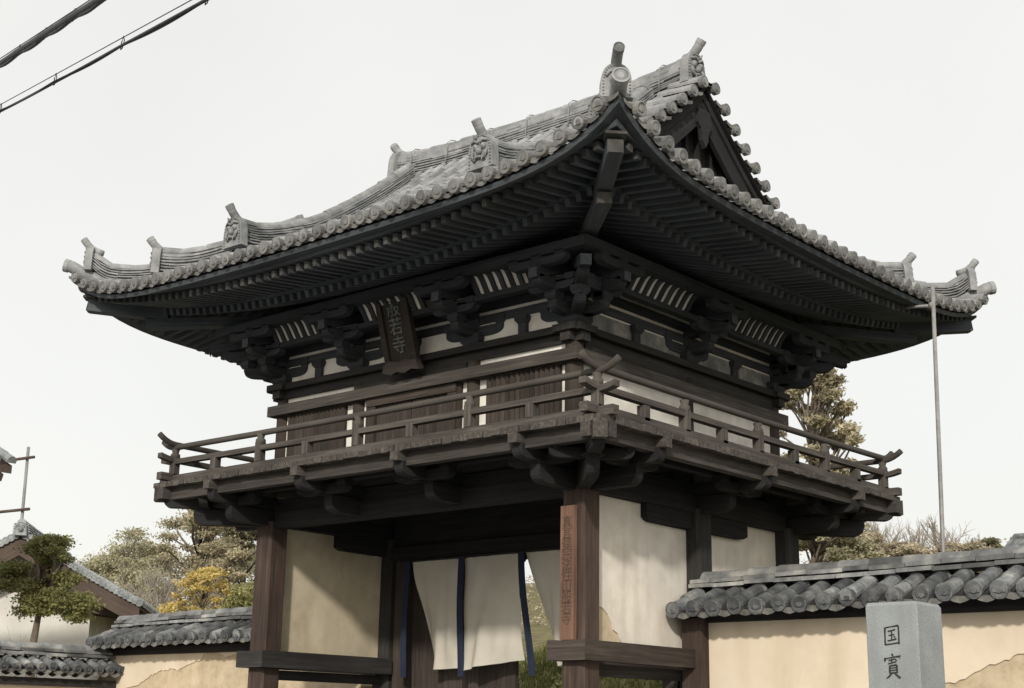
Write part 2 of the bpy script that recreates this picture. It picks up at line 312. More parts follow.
# middle lintel, door frame and door leaves
b = MB(); b.beam((-HW+.12, MID, 3.62), (HW-.12, MID, 3.62), .16, .52); b.beam((-HW+.12, MID-.1, 3.44), (HW-.12, MID-.1, 3.44), .05, .15)
b.build('lintel', M['under'], gate)
b = MB()
for sx in (-1, 1): b.beam((sx*1.84, MID, Z0), (sx*1.84, MID, 3.38), .18, .16, (0, 1, 0))
b.beam((-1.75, MID, Z0+.08), (1.75, MID, Z0+.08), .18, .14); b.build('door_frame', M['brown'], gate)
def leaf(T):
    b = MB(); b.T = T
    for k in range(6):
        b.box((.02+k*.262, -.03, Z0+.17), (.02+k*.262+.258, .03-.004*(k % 2), 3.34))
    for z in (.85, 1.9, 2.9): b.box((.0, .03, z), (1.565, .07, z+.11))
    d = b.build('door_leaf', M['brown'], gate)
    h = MB(); h.T = T
    for z in (.9, 1.95, 2.95):
        for k in range(6): h.ball((.15+k*.262, -.034, z), .02, 8)
    h.build('door_studs', M['cable'], d)
leaf(Matrix.Translation((-1.79, MID+.06, 0)))
leaf(Matrix.Translation((1.74, MID+.12, 0)) @ Matrix.Rotation(R(98), 4, 'Z'))

# ---- balcony supports
def hij(L, h, cut=.10, n=4):
    p = []
    for k in range(n+1):
        a = math.pi/2*k/n; p.append((-L+cut-cut*math.cos(a)*1.0+0, h*.62-h*.62*math.sin(a)))
    p = [(-L, h)]+p+[(-x, y) for x, y in p[::-1]]+[(L, h)]
    return p
def halfarm(L, h, cut=.10, n=4):
    p = [(L-cut+cut*math.cos(math.pi/2*k/n), h*.62-h*.62*math.sin(math.pi/2*k/n)) for k in range(n+1)]
    return [(0, h)]+[(0, 0)]+p[::-1]+[(L, h)]
def block(mb, c, w, h, rot=0):
    c = V(c); w2 = w*.36
    vs = []; ca, sa = math.cos(rot), math.sin(rot)
    for (q, z) in ((w2, 0), (w/2, h*.42), (w/2, h)):
        for sx, sy in ((-1, -1), (1, -1), (1, 1), (-1, 1)): vs.append(c+V((q*(sx*ca-sy*sa), q*(sx*sa+sy*ca), z)))
    fs = [(3, 2, 1, 0), (8, 9, 10, 11)]+[(j*4+i, j*4+(i+1) % 4, j*4+4+(i+1) % 4, j*4+4+i) for j in (0, 1) for i in range(4)]
    mb.add(vs, fs)
FX = [-2.08, -.72, .66, 2.08]; SY = [.02, 1.75, 3.48]
def support(x, y, n, diag=1, big=False):
    """cantilever bracket arms under the balcony pointing along n"""
    n = V(n).normalized(); p = n.cross(V((0, 0, 1))); b = MB(); z = V((0, 0, 1))
    b.prism(halfarm((.62 if diag > 1 or big else .46)*diag, .165), (x, y, 3.575), n, z, p, .11)
    b.prism(halfarm(.86*diag, .12, .07), (x, y, 3.752), n, z, p, .11)
    o = V((x, y, 0))+n*.58*diag; block(b, (o.x, o.y, 3.735), .15, .03)
    o = V((x, y, 0))+n*.52*diag
    b.prism(hij(.36, .09), (o.x, o.y, 3.735), p, z, n, .09)
    for t in (-.3, 0, .3):
        q = o+p*t; block(b, (q.x, q.y, 3.80), .12, .07)
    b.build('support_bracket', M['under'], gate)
for x in FX: support(x, 0, (0, -1, 0), 1, abs(x) > 2); support(x, D, (0, 1, 0), 1, abs(x) > 2)
for y in SY: support(HW, y, (1, 0, 0), 1, y != 1.75); support(-HW, y, (-1, 0, 0), 1, y != 1.75)
for sx in (-1, 1):
    for y, sy in ((0, -1), (D, 1)): support(sx*HW, y, (sx, sy, 0), 1.35)
# ---- balcony floor
FO = .91; ZF = 4.011
bal = MB()
x = -HW-FO
while x < HW+FO-.02:
    w = rnd.uniform(.085, .115); x1 = min(x+w, HW+FO); xm = (x+x1)/2
    inner = -max(0, abs(xm)-HW); e = rnd.uniform(-.008, .008)
    if inner > -FO+.05:
        bal.box((x+.003, -FO+e, ZF-.055+rnd.uniform(-.004, .004)), (x1-.003, inner, ZF+rnd.uniform(-.004, .004)))
        bal.box((x+.003, D-inner, ZF-.055), (x1-.003, D+FO-e, ZF))
    x = x1
y = -FO
while y < D+FO-.02:
    w = rnd.uniform(.085, .115); y1 = min(y+w, D+FO); ym = (y+y1)/2
    inner = max(0, -ym, ym-D); e = rnd.uniform(-.008, .008)
    if inner < FO-.05:
        for s in (-1, 1):
            a, c = sorted((s*(HW+inner), s*(HW+FO+e))); bal.box((a, y+.003, ZF-.055+rnd.uniform(-.004, .004)), (c, y1-.003, ZF+rnd.uniform(-.004, .004)))
    y = y1
balo = bal.build('balcony_floor', M['grey'], gate)
b = MB(); o = .765; zc = 3.893; hh = .125
for yy in (-o, D+o): b.beam((-HW-o-.16, yy, zc), (HW+o+.16, yy, zc), .10, hh)
for sx in (-1, 1): b.beam((sx*(HW+o), -o-.16, zc), (sx*(HW+o), D+o+.16, zc), .10, hh-.004)
for sx in (-1, 1):
    for cy, sy in ((0, -1), (D, 1)): b.beam((sx*(HW+.4), cy+sy*.4, zc), (sx*(HW+o+.13), cy+sy*(o+.13), zc), .12, hh+.03)
b.build('edge_beam', M['edge'], balo)
b = MB()
for yy in (-.45, D+.45): b.beam((-HW-.5, yy, 3.90), (HW+.5, yy, 3.90), .09, .09)
for sx in (-1, 1): b.beam((sx*(HW+.45), -.5, 3.90), (sx*(HW+.45), D+.5, 3.90), .09, .086)
b.build('floor_beam', M['under'], balo)
for x in FX:
    for s in (0, 1):
        b = MB(); ya, yb = (-FO-.015, -.05) if not s else (D+.05, D+FO+.015); b.beam((x, ya, 3.912), (x, yb, 3.912), .10, .085); b.build('joist', M['grey'], balo)
for y in SY:
    for s in (-1, 1):
        b = MB(); b.beam((s*(HW+.05), y, 3.912), (s*(HW+FO+.015), y, 3.912), .10, .085); b.build('joist', M['grey'], balo)
# ---- railing
rail = thing('railing', (0, 0, 0), None, None); rail.parent = gate; rail.location = (0, 0, 0)
RO = .766
def upturn(p0, p1, z, ext, lift, n=5):
    """rail centre line with both ends sweeping up beyond the corner posts"""
    p0, p1 = V(p0), V(p1); d = (p1-p0).normalized(); pts = []
    for k in range(n, 0, -1): pts.append(p0-d*(ext*k/n)+V((0, 0, z+lift*(k/n)**2)))
    L = (p1-p0).length
    for k in range(0, 9): pts.append(p0+d*L*k/8+V((0, 0, z-.012*math.sin(math.pi*k/8))))
    for k in range(1, n+1): pts.append(p1+d*(ext*k/n)+V((0, 0, z+lift*(k/n)**2)))
    return pts
sides = [((-HW-RO, -RO), (HW+RO, -RO), 0), ((HW+RO, -RO), (HW+RO, D+RO), .0), ((HW+RO, D+RO), (-HW-RO, D+RO), 0), ((-HW-RO, D+RO), (-HW-RO, -RO), 0)]
for k, (p, q, e) in enumerate(sides):
    p, q = V((*p, 0)), V((*q, 0)); d = (q-p).normalized()
    off = .0 if k % 2 == 0 else .052
    b = MB(); b.tube(upturn(p, q, 4.405+off*.6, .225, .085), .031, 10); b.build('top_rail', M['grey'], rail)
    off = .0 if k % 2 == 0 else .02
    b = MB(); pts = upturn(p, q, 4.245+off, .20, .03); 
    sd = d.cross(V((0, 0, 1)))
    b.sweep([(-.038, -.026), (.038, -.026), (.038, .026), (-.038, .026)], [(P, sd, V((0, 0, 1))) for P in pts]); b.build('middle_rail', M['grey'], rail)
    b = MB(); b.beam(p-d*.19+V((0, 0, 4.055+off)), q+d*.19+V((0, 0, 4.055+off)), .085, .08); b.build('ground_rail', M['grey'], rail)
def post(x, y, tall):
    b = MB(); 
    if tall:
        b.beam((x, y, 4.10), (x, y, 4.30), .085, .085, (0, 1, 0), .008)
        b.tube([(x, y, 4.27), (x, y, 4.30), (x, y, 4.325), (x, y, 4.345), (x, y, 4.385)], [.036, .05, .052, .034, .045], 10)
    else: b.beam((x, y, 4.09), (x, y, 4.222), .085, .085, (0, 1, 0), .006)
    b.build('rail_post', M['grey'], rail)
fx = [-2.16, -1.44, -.72, 0, .72, 1.44, 2.16]
for yy in (-RO, D+RO):
    for i, x in enumerate(fx): post(x, yy, i % 2 == 1)
sy = [-.12, .50, 1.10, 1.73, 2.38, 3.0, 3.64]
for s in (-1, 1):
    for i, y in enumerate(sy): post(s*(HW+RO), y, i % 2 == 1)
    for y in (-RO, D+RO): post(s*(HW+RO), y, True)

# ---- upper storey
CX = [-2.01, -.80, .80, 2.01]; BX = 2.01; DU = D-.08
for x in CX:
    for y in (0, DU):
        b = MB(); b.tube([(x, y, 4.0), (x, y, 4.95)], .085, 14); b.build('column', M['brown'], gate)
for s in (-1, 1):
    b = MB(); b.tube([(s*BX, 1.77, 4.0), (s*BX, 1.77, 4.95)], .085, 14); b.build('column', M['dark'], gate)
for yy in (0, DU):
    b = MB(); b.box((-BX+.05, yy-.025, 4.02), (BX-.05, yy+.025, 5.86)); b.build('upper_wall', M['upper'], gate)
for s in (-1, 1):
    b = MB(); b.box((s*BX-.025, .03, 4.02), (s*BX+.025, DU-.03, 5.10)); w = b.build('upper_wall', M['upper'], gate)
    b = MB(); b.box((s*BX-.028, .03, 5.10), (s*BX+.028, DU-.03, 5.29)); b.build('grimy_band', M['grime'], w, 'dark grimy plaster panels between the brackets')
    b = MB(); b.box((s*BX-.025, .03, 5.29), (s*BX+.025, DU-.03, 5.86)); b.build('upper_band', M['plaster'], w)
def nose(L): return L
b = MB()   # ring beams: sill, head, tie and plate
for zc, hh, o, w in ((4.075, .10, .075, .09), (4.815, .11, .085, .10)):
    for yy, s in ((0, -1), (DU, 1)): b.beam((-BX-o-w/2, yy+s*o, zc), (BX+o+w/2, yy+s*o, zc), w, hh)
    for s in (-1, 1): b.beam((s*(BX+o), -o+w/2, zc), (s*(BX+o), DU+o-w/2, zc), w, hh-.003)
b.build('girt', M['grey'], gate)
b = MB()
for zc, hh, w, ex in ((4.99, .085, .12, .14), (5.066, .066, .26, .17)):
    for yy in (0, DU): b.beam((-BX-ex, yy, zc), (BX+ex, yy, zc), w, hh)
    for s in (-1, 1): b.beam((s*BX, -ex, zc+.002), (s*BX, DU+ex, zc+.002), w-.004, hh)
b.build('wall_plate', M['dark'], gate)
for q in ((-BX-.06, .09, -BX-.03, DU-.09), (BX+.03, .09, BX+.06, DU-.09), (-.72, -.06, .72, -.03)):
    b = MB(); b.box((q[0], q[1], 4.86), (q[2], q[3], 4.948)); b.build('filler_board', M['dark'], gate)
# front: lattice windows in the side bays, plank door in the middle
for c in (-1.432, 1.432):
    fr = MB(); fr.beam((c-.53, -.045, 4.20), (c+.53, -.045, 4.20), .06, .13); fr.beam((c-.53, -.045, 4.765), (c+.53, -.045, 4.765), .06, .03)
    wo_ = fr.build('lattice_window', M['brown'], gate)
    b = MB()
    for k in range(15):
        x = c-.42+k*.06; b.beam((x, -.05, 4.26), (x, -.05, 4.76), .042, .042, (1, 1, 0))
    b.build('window_bars', M['brown'], wo_)
    b = MB(); b.box((c-.46, -.034, 4.26), (c+.46, -.027, 4.76)); b.build('backing_board', M['brown'], wo_)
b = MB()
for s in (-1, 1): b.beam((s*.56, -.05, 4.12), (s*.56, -.05, 4.77), .11, .07, (0, 1, 0))
b.beam((-.62, -.055, 4.72), (.62, -.055, 4.72), .08, .09); b.beam((-.62, -.055, 4.16), (.62, -.055, 4.16), .08, .06)
fr = b.build('upper_door_frame', M['brown'], gate)
for s in (-1, 1):
    b = MB()
    for k in range(3):
        x0 = s*.01+s*k*.165; a, c = sorted((x0, x0+s*.161)); b.box((a, -.062+.004*k, 4.19), (c, -.027, 4.675))
    b.build('upper_door', M['brown'], fr)
b = MB()
for s in (-1, 1):
    a, c = sorted((s*.62, s*.66)); b.box((a, -.06, 4.12), (c, -.026, 4.77))
b.build('jamb_strip', M['brown'], fr)

# ---- bracket complex under the eaves
ZP = 5.10
def bracket(x, y, n, corner=None):
    n = V(n); p = n.cross(V((0, 0, 1))); z = V((0, 0, 1)); o = V((x, y, 0)); b = MB()
    block(b, (x, y, ZP), .24, .11)
    b.prism(hij(.37, .10, .13), o+z*(ZP+.085), p, z, n, .095)
    for t in (-.33, 0, .33):
        q = o+p*t; block(b, (q.x, q.y, ZP+.185), .13, .08)
    b.prism(hij(.40, .085, .1), o+z*(ZP+.325), p, z, n, .09)
    dirs = [(n, 1.0)] if corner is None else [(n, 1.0), (V(corner), 1.0), ((n+V(corner)).normalized(), 1.41)]
    for d, k in dirs:
        q2 = d.cross(z)
        b.prism(halfarm(.33*k, .10, .12), o+z*(ZP+.085), d, z, q2, .10)
        c = o+d*.30*k; block(b, (c.x, c.y, ZP+.185), .13, .08)
        if k == 1:
            b.prism(hij(.27, .085, .1), c+z*(ZP+.265), q2, z, d, .09)
            for t in (-.21, 0, .21):
                e = c+q2*t; block(b, (e.x, e.y, ZP+.33), .11, .065)
        b.prism(halfarm((.56 if k == 1 else .50)*k, .10, .12), o+z*(ZP+.265), d, z, q2, .10)
        c = o+d*.52*k
        # tail rafter sloping down outwards
        a0 = o+d*.05*k+z*5.66; a1 = o+d*.595*k+z*5.475
        b.beam(a0, a1, .10, .10)
        if k == 1:
            block(b, (c.x, c.y, 5.475), .12, .07)
            b.prism(hij(.33, .075, .09), c+z*5.535, q2, z, d, .085)
            for t in (-.27, 0, .27):
                e = c+q2*t; block(b, (e.x, e.y, 5.60), .11, .04)
    ob = b.build('bracket_set', M['shaded'], gate)
    for d, k in dirs:
        t = MB(); a1 = o+d*(.595*k+.004)+z*5.474; t.beam(a1, a1+d*.008, .096, .096); t.build('tail_end', M['eave'], ob)
for yy, s in ((0, -1), (DU, 1)):
    for x in CX:
        bracket(x, yy, (0, s, 0), (math.copysign(1, x), 0, 0) if abs(x) > 1.9 else None)
for s in (-1, 1): bracket(s*BX, 1.77, (s, 0, 0))
# continuous purlins and struts
b = MB()
for o, zc, hh, w in ((0, 5.345, .08, .10), (0, 5.47, .09, .10), (.30, 5.46, .055, .09), (.52, 5.675, .09, .11)):
    e = .04 if o > .2 else .12
    for yy, s in ((0, -1), (DU, 1)): b.beam((-BX-o-e, yy+s*o, zc), (BX+o+e, yy+s*o, zc), w, hh)
    for s in (-1, 1): b.beam((s*(BX+o), -o-e, zc+.003), (s*(BX+o), DU+o+e, zc+.003), w-.004, hh)
b.build('purlin', M['shaded'], gate)
def strut(x, y, n):
    n = V(n); p = n.cross(V((0, 0, 1))); b = MB(); o = V((x, y, 0))+n*.02
    b.beam(o+V((0, 0, 5.10)), o+V((0, 0, 5.24)), .10, .09, n, .0); block(b, (o.x, o.y, 5.225), .15, .07)
    b.build('strut', M['shaded'], gate)
for yy, s in ((0, -1), (DU, 1)):
    for c in (-1.43, 0, 1.43): strut(c, yy, (0, s, 0))
for s in (-1, 1):
    for c in (.885, 2.63): strut(s*BX, c, (s, 0, 0))
# curved ribs between inner and outer purlins, white boards behind
def ribs(kind, T, c, L):
    b = MB(); b.T = T; n = 7
    def pt(a, off=0): return (-.32-.15*a**.8-off*.4, 5.475+.165*math.sin(a*math.pi/2)**.9+off)
    if kind:
        k = int(L*2/.108)
        for i in range(k+1):
            x = c-L+2*L*i/k
            b.sweep([(-.026, -.02), (.026, -.02), (.026, .02), (-.026, .02)], [(V((x, *pt(j/n))), V((1, 0, 0)), V((0, -.7, -.7))) for j in range(n+1)])
    else: b.grid(lambda u, v: V((c-L+2*L*u, *pt(v, .012))), 2, 7)
    return b
Tf = {'front': Matrix.Identity(4), 'back': Matrix.Translation((0, DU, 0)) @ Matrix.Rotation(math.pi, 4, 'Z'),
      'right': Matrix.Translation((BX, DU/2, 0)) @ Matrix.Rotation(math.pi/2, 4, 'Z'), 'left': Matrix.Translation((-BX, DU/2, 0)) @ Matrix.Rotation(-math.pi/2, 4, 'Z')}
for k, T in Tf.items():
    for c_, L in (((-1.45, .33), (0, .40), (1.45, .33)) if k in ('front', 'back') else ((-.87, .47), (.87, .44))):
        c = ribs(0, T, c_, L).build('cove_boards', M['upper'], gate); ribs(1, T, c_, L).build('cove_ribs', M['shaded'], c)
b = MB(); b.box((-BX-.42, -.42, 5.70), (BX+.42, DU+.42, 5.715)); b.build('eave_ceiling', M['eave'], gate)

# ---- roof geometry
EF, ES = 3.81, 3.46                    # half lengths of the eave
def hh_(d): d = max(0, d); q = max(0, 1-d/3.8); return .08*q*q+.42*q**8
def prof(s): return .349*s+.083*s*s
def rz(s, d): f = max(0, 1-max(s, 0)/2.2); return 5.91+prof(s)+hh_(d)*f*f
SIDES = {'front': (EF, lambda u, s: (u, -1.71+s)), 'right': (ES, lambda u, s: (EF-s, 1.75+u)), 'back': (EF, lambda u, s: (-u, 5.21-s)), 'left': (ES, lambda u, s: (-EF+s, 1.75-u))}
SIDED = {'front': V((1, 0, 0)), 'right': V((0, 1, 0)), 'back': V((-1, 0, 0)), 'left': V((0, -1, 0))}
INW = {'front': V((0, 1, 0)), 'right': V((-1, 0, 0)), 'back': V((0, -1, 0)), 'left': V((1, 0, 0))}
def P(side, u, s, dz=0):
    hl, fn = SIDES[side]; x, y = fn(u, s); return V((x, y, rz(s, hl-abs(u))+dz))
def half_tiles(mb, pts, sd, r, L, ar=(-.35, math.pi+.35), jit=.004, nseg=8):
    """a row of half-round cover tiles along pts, each an island of its own"""
    acc = [0]
    for a, c in zip(pts, pts[1:]): acc.append(acc[-1]+(c-a).length)
    def pos(t):
        t = max(0, min(acc[-1], t))
        for i in range(len(pts)-1):
            if t <= acc[i+1]+1e-9: return pts[i].lerp(pts[i+1], (t-acc[i])/max(1e-9, acc[i+1]-acc[i]))
        return pts[-1]
    t = 0
    while t < acc[-1]-.03:
        t1 = min(acc[-1], t+L); a, c = pos(t), pos(t1); d = (c-a).normalized(); u = sd.cross(d).normalized()
        if u.z < 0: u = -u
        jx, jz = rnd.gauss(0, jit), rnd.gauss(0, jit*.6); vs = []; n = nseg
        for P_, rr in ((a, r), (a+d*.02, r*1.02), (c, r*.9)):
            for i in range(n+1):
                th = ar[0]+(ar[1]-ar[0])*i/n; vs.append(P_+sd*(rr*math.cos(th)+jx)+u*(rr*math.sin(th)+jz))
        k = n+1; fs = [(j*k+i, j*k+i+1, (j+1)*k+i+1, (j+1)*k+i) for j in (0, 1) for i in range(n)]+[tuple(range(k))]
        mb.add(vs, fs, None, False); t = t1
def trough(mb, pts, sd, hw, L, drop=.055, lip=True, liph=.034):
    """a run of concave pan tiles, overlapping, with a pendant lip at the eave"""
    acc = [0]
    for a, c in zip(pts, pts[1:]): acc.append(acc[-1]+(c-a).length)
    def pos(t):
        for i in range(len(pts)-1):
            if t <= acc[i+1]+1e-9: return pts[i].lerp(pts[i+1], (t-acc[i])/max(1e-9, acc[i+1]-acc[i]))
        return pts[-1]
    t = 0; z = V((0, 0, 1)); n = 4; first = True
    while t < acc[-1]-.02:
        t1 = min(acc[-1], t+L); a, c = pos(t), pos(t1); vs = []; j0 = rnd.gauss(0, .003)
        for P_, o in ((a, .012+j0), (c, -.006+j0)):
            for i in range(n+1):
                x = -1+2*i/n; vs.append(P_+sd*(hw*x)+z*(-drop+.022*x*x+o))
        for i in range(n+1): vs.append(vs[i]-z*(.014 if not (first and lip) else liph*(1.25-.35*abs(-1+2*i/n))))
        k = n+1; fs = [(i, i+1, k+i+1, k+i) for i in range(n)]+[(2*k+i, 2*k+i+1, i+1, i) for i in range(n)]
        mb.add(vs, fs); t = t1; first = False
PITCH, RT = .19, .059
VX = 2.34                              # verge
def line(side, u, s0, s1, dz=0, n=None):
    n = n or max(2, int((s1-s0)/.16)); return [P(side, u, s0+(s1-s0)*k/n, dz) for k in range(n+1)]
for side in SIDES:
    hl = SIDES[side][0]; main = side in ('front', 'back'); nrow = int((hl-.12)/PITCH)
    c = MB(); p = MB(); dsc = MB()
    for i in range(-nrow, nrow+1):
        u = i*PITCH; d = hl-abs(u)
        send = 3.44 if (main and abs(u) < 1.95) else (min(d-.02, 3.4) if main else min(d-.02, 1.84))
        if send < .06: continue
        pts = line(side, u, -.03, send); half_tiles(c, pts, SIDED[side], RT, .235)
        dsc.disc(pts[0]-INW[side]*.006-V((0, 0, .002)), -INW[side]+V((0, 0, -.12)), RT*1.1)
    for i in range(-nrow-1, nrow+1):
        u = (i+.5)*PITCH; d = hl-abs(u)
        if d < .05: continue
        send = 3.44 if (main and abs(u) < 1.95) else (d if main else min(d, 1.84))
        if send > .05: trough(p, line(side, u, .006, send), SIDED[side], PITCH/2-.012, .17)
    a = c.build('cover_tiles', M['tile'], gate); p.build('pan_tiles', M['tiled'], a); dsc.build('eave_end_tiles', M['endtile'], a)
# deck below the tiles
b = MB()
for side in SIDES:
    main = side in ('front', 'back'); top = 3.46 if main else 1.78; hl = SIDES[side][0]
    def fn(u, v, dz=-.085):
        s = .03+(top-.03)*v; w = max(hl-s, VX-.03) if main else hl-s; return P(side, (2*u-1)*w, s, dz)
    b.grid(fn, 40, 16)
b.build('roof_deck', M['eave'], gate)
# eave boards: sloping board under tiles, fascia, lower fascia
def eavemember(mb, side, prof4, n=44):
    """prof4: (distance in from tile edge, function of the side-fraction giving z)"""
    hl = SIDES[side][0]; k = len(prof4); vs = []
    for j in range(n+1):
        t = -1+2*j/n
        for s, zf in prof4:
            u = t*(hl-s); x, y = SIDES[side][1](u, s); vs.append(V((x, y, zf(hl-s-abs(u)+0*s, s))))
    fs = [(j*k+i, j*k+(i+1) % k, (j+1)*k+(i+1) % k, (j+1)*k+i) for j in range(n) for i in range(k)]
    mb.add(vs, fs)
def etop(d, s): return 5.91+hh_(d+s)
def rbot(d): q = max(0, 1-d/3.6); return 5.67+.35*q**2.6
def lerp(a, c, t): return a+(c-a)*t
b = MB()
for side in SIDES:
    eavemember(b, side, [(.03, lambda d, s: etop(d, s)-.085), (.05, lambda d, s: etop(d, s)-.125), (.20, lambda d, s: lerp(rbot(d), etop(d, s), .52)), (.22, lambda d, s: lerp(rbot(d), etop(d, s), .52)+.05), (.26, lambda d, s: etop(d, s)-.02)])
    eavemember(b, side, [(.14, lambda d, s: lerp(rbot(d), etop(d, s), .50)), (.15, lambda d, s: rbot(d)+.085), (.27, lambda d, s: rbot(d)+.085), (.27, lambda d, s: lerp(rbot(d), etop(d, s), .54))])
b.build('eave_board', M['eave'], gate)
# rafters: flying rafters at the edge and base rafters behind them, ends paler
RP = .118
def frz(s, d):  # underside of flying rafters at distance s from tile edge
    return rbot(d)+(s-.19)*.12
def brz(s, d):
    q = max(0, 1-d/3.3); return 5.62+(s-.72)*.30+.27*q**2.6
for side in SIDES:
    hl, fn = SIDES[side]; fl = MB(); ba = MB(); ft = fl; bt = ba; n = int((hl-.24)/RP)
    inw = INW[side]
    for i in range(-n, n+1):
        u = (i+.0)*RP; d = hl-abs(u)
        for mbb, tt, s0, s1, zf, w, h in ((fl, ft, .19, .80, frz, .052, .07), (ba, bt, .72, 1.80, brz, .055, .075)):
            e = min(s1, d-.02)
            if e-s0 < .05: continue
            dd = d-s0
            x0, y0 = fn(u, s0); x1, y1 = fn(u, e)
            p0 = V((x0, y0, zf(s0, dd)+h/2)); p1 = V((x1, y1, zf(e, dd)+h/2)); mbb.beam(p0, p1, w, h)
            dr = (p0-p1).normalized(); tt.cur = 1; tt.beam(p0, p0+dr*.005, w*.92, h*.92); tt.cur = 0
    fl.build('flying_rafters', [M['eave'], M['tip']], gate)
    ba.build('base_rafters', [M['eave'], M['eave']], gate)
    b = MB()
    eavemember(b, side, [(.25, lambda d, s: frz(s, d)+.075), (.82, lambda d, s: frz(s, d)+.075), (.82, lambda d, s: frz(s, d)+.09), (.25, lambda d, s: frz(s, d)+.09)])
    eavemember(b, side, [(.70, lambda d, s: brz(.72, d)+.078), (.82, lambda d, s: brz(.72, d)+.078), (.82, lambda d, s: frz(s, d)+.0), (.70, lambda d, s: frz(s, d)+.0)])
    eavemember(b, side, [(.80, lambda d, s: brz(s, d)+.082), (1.76, lambda d, s: brz(s, d)+.082), (1.76, lambda d, s: brz(s, d)+.10), (.80, lambda d, s: brz(s, d)+.10)])
    b.build('soffit_board', M['eave'], gate)
CORN = [(1, -1), (1, 1), (-1, 1), (-1, -1)]
def hip(sx, sy, o, z): return V((sx*(HW+o), (0 if sy < 0 else D)+sy*o, z))
for sx, sy in CORN:
    b = MB(); b.beam(hip(sx, sy, .9, 5.88), hip(sx, sy, 1.52, 5.955), .13, .13); b.beam(hip(sx, sy, -.1, 5.88), hip(sx, sy, 1.07, 5.765), .13, .10)
    o = b.build('hip_rafter', M['eave'], gate)
    for oo, zz, dz in ((1.522, 5.9555, .036), (1.072, 5.765, -.02)):
        t = MB(); t.beam(hip(sx, sy, oo, zz), hip(sx, sy, oo+.005, zz+dz*.03), .122, .122 if oo > 1.2 else .094); t.build('hip_rafter_end', M['tip'], o)
    t = MB(); t.beam(hip(sx, sy, 1.47, 6.035), hip(sx, sy, 1.56, 6.05), .17, .025); t.build('hip_rafter_cap', M['tip'], o)

# ---- ridges
def ridge(name, pts, width, height, layers=6, cap=.06, parent=gate):
    """stacked flat ridge tiles with a row of half-round cap tiles; pts = base line"""
    b = MB(); pts = [V(p) for p in pts]; hd = (pts[-1]-pts[0]); hd.z = 0; hd.normalize(); sd = hd.cross(V((0, 0, 1))); z = V((0, 0, 1))
    acc = [0]
    for a, c in zip(pts, pts[1:]): acc.append(acc[-1]+(c-a).length)
    def pos(t):
        t = max(0, min(acc[-1], t))
        for i in range(len(pts)-1):
            if t <= acc[i+1]+1e-9: return pts[i].lerp(pts[i+1], (t-acc[i])/max(1e-9, acc[i+1]-acc[i]))
        return pts[-1]
    lh = height/layers
    for l in range(layers):
        for s in (-1, 1):
            t = -rnd.uniform(0, .2)
            while t < acc[-1]:
                t1 = t+rnd.uniform(.2, .28); a, c = max(t, 0), min(t1-.004, acc[-1])
                if c-a > .02:
                    m_ = 3; path = []
                    ww = width/2*(1-.05*l)+rnd.uniform(-.010, .008); dz = rnd.uniform(-.004, .004)
                    for k in range(m_):
                        q = pos(a+(c-a)*k/(m_-1)); path.append((q+z*(l*lh+dz), sd*s, z))
                    b.sweep([(.02, lh*.20), (ww-.03, lh*.10), (ww, lh*.16), (ww, lh*.62), (ww-.03, lh*.72), (.02, lh*.9)], path)
                t = t1
    for s in (-1, 1):   # bedding core
        path = [(q, sd*s, z) for q in pts]; b.sweep([(0, 0), (width/2-.045, 0), (width/2-.045, height*.96), (0, height*.96)], path)
    o = b.build(name, M['tile'], parent)
    c = MB(); half_tiles(c, [q+z*(height+.0) for q in pts], sd, cap, .26, (-.15, math.pi+.15)); c.build('ridge_cap', M['tile'], o)
    return o
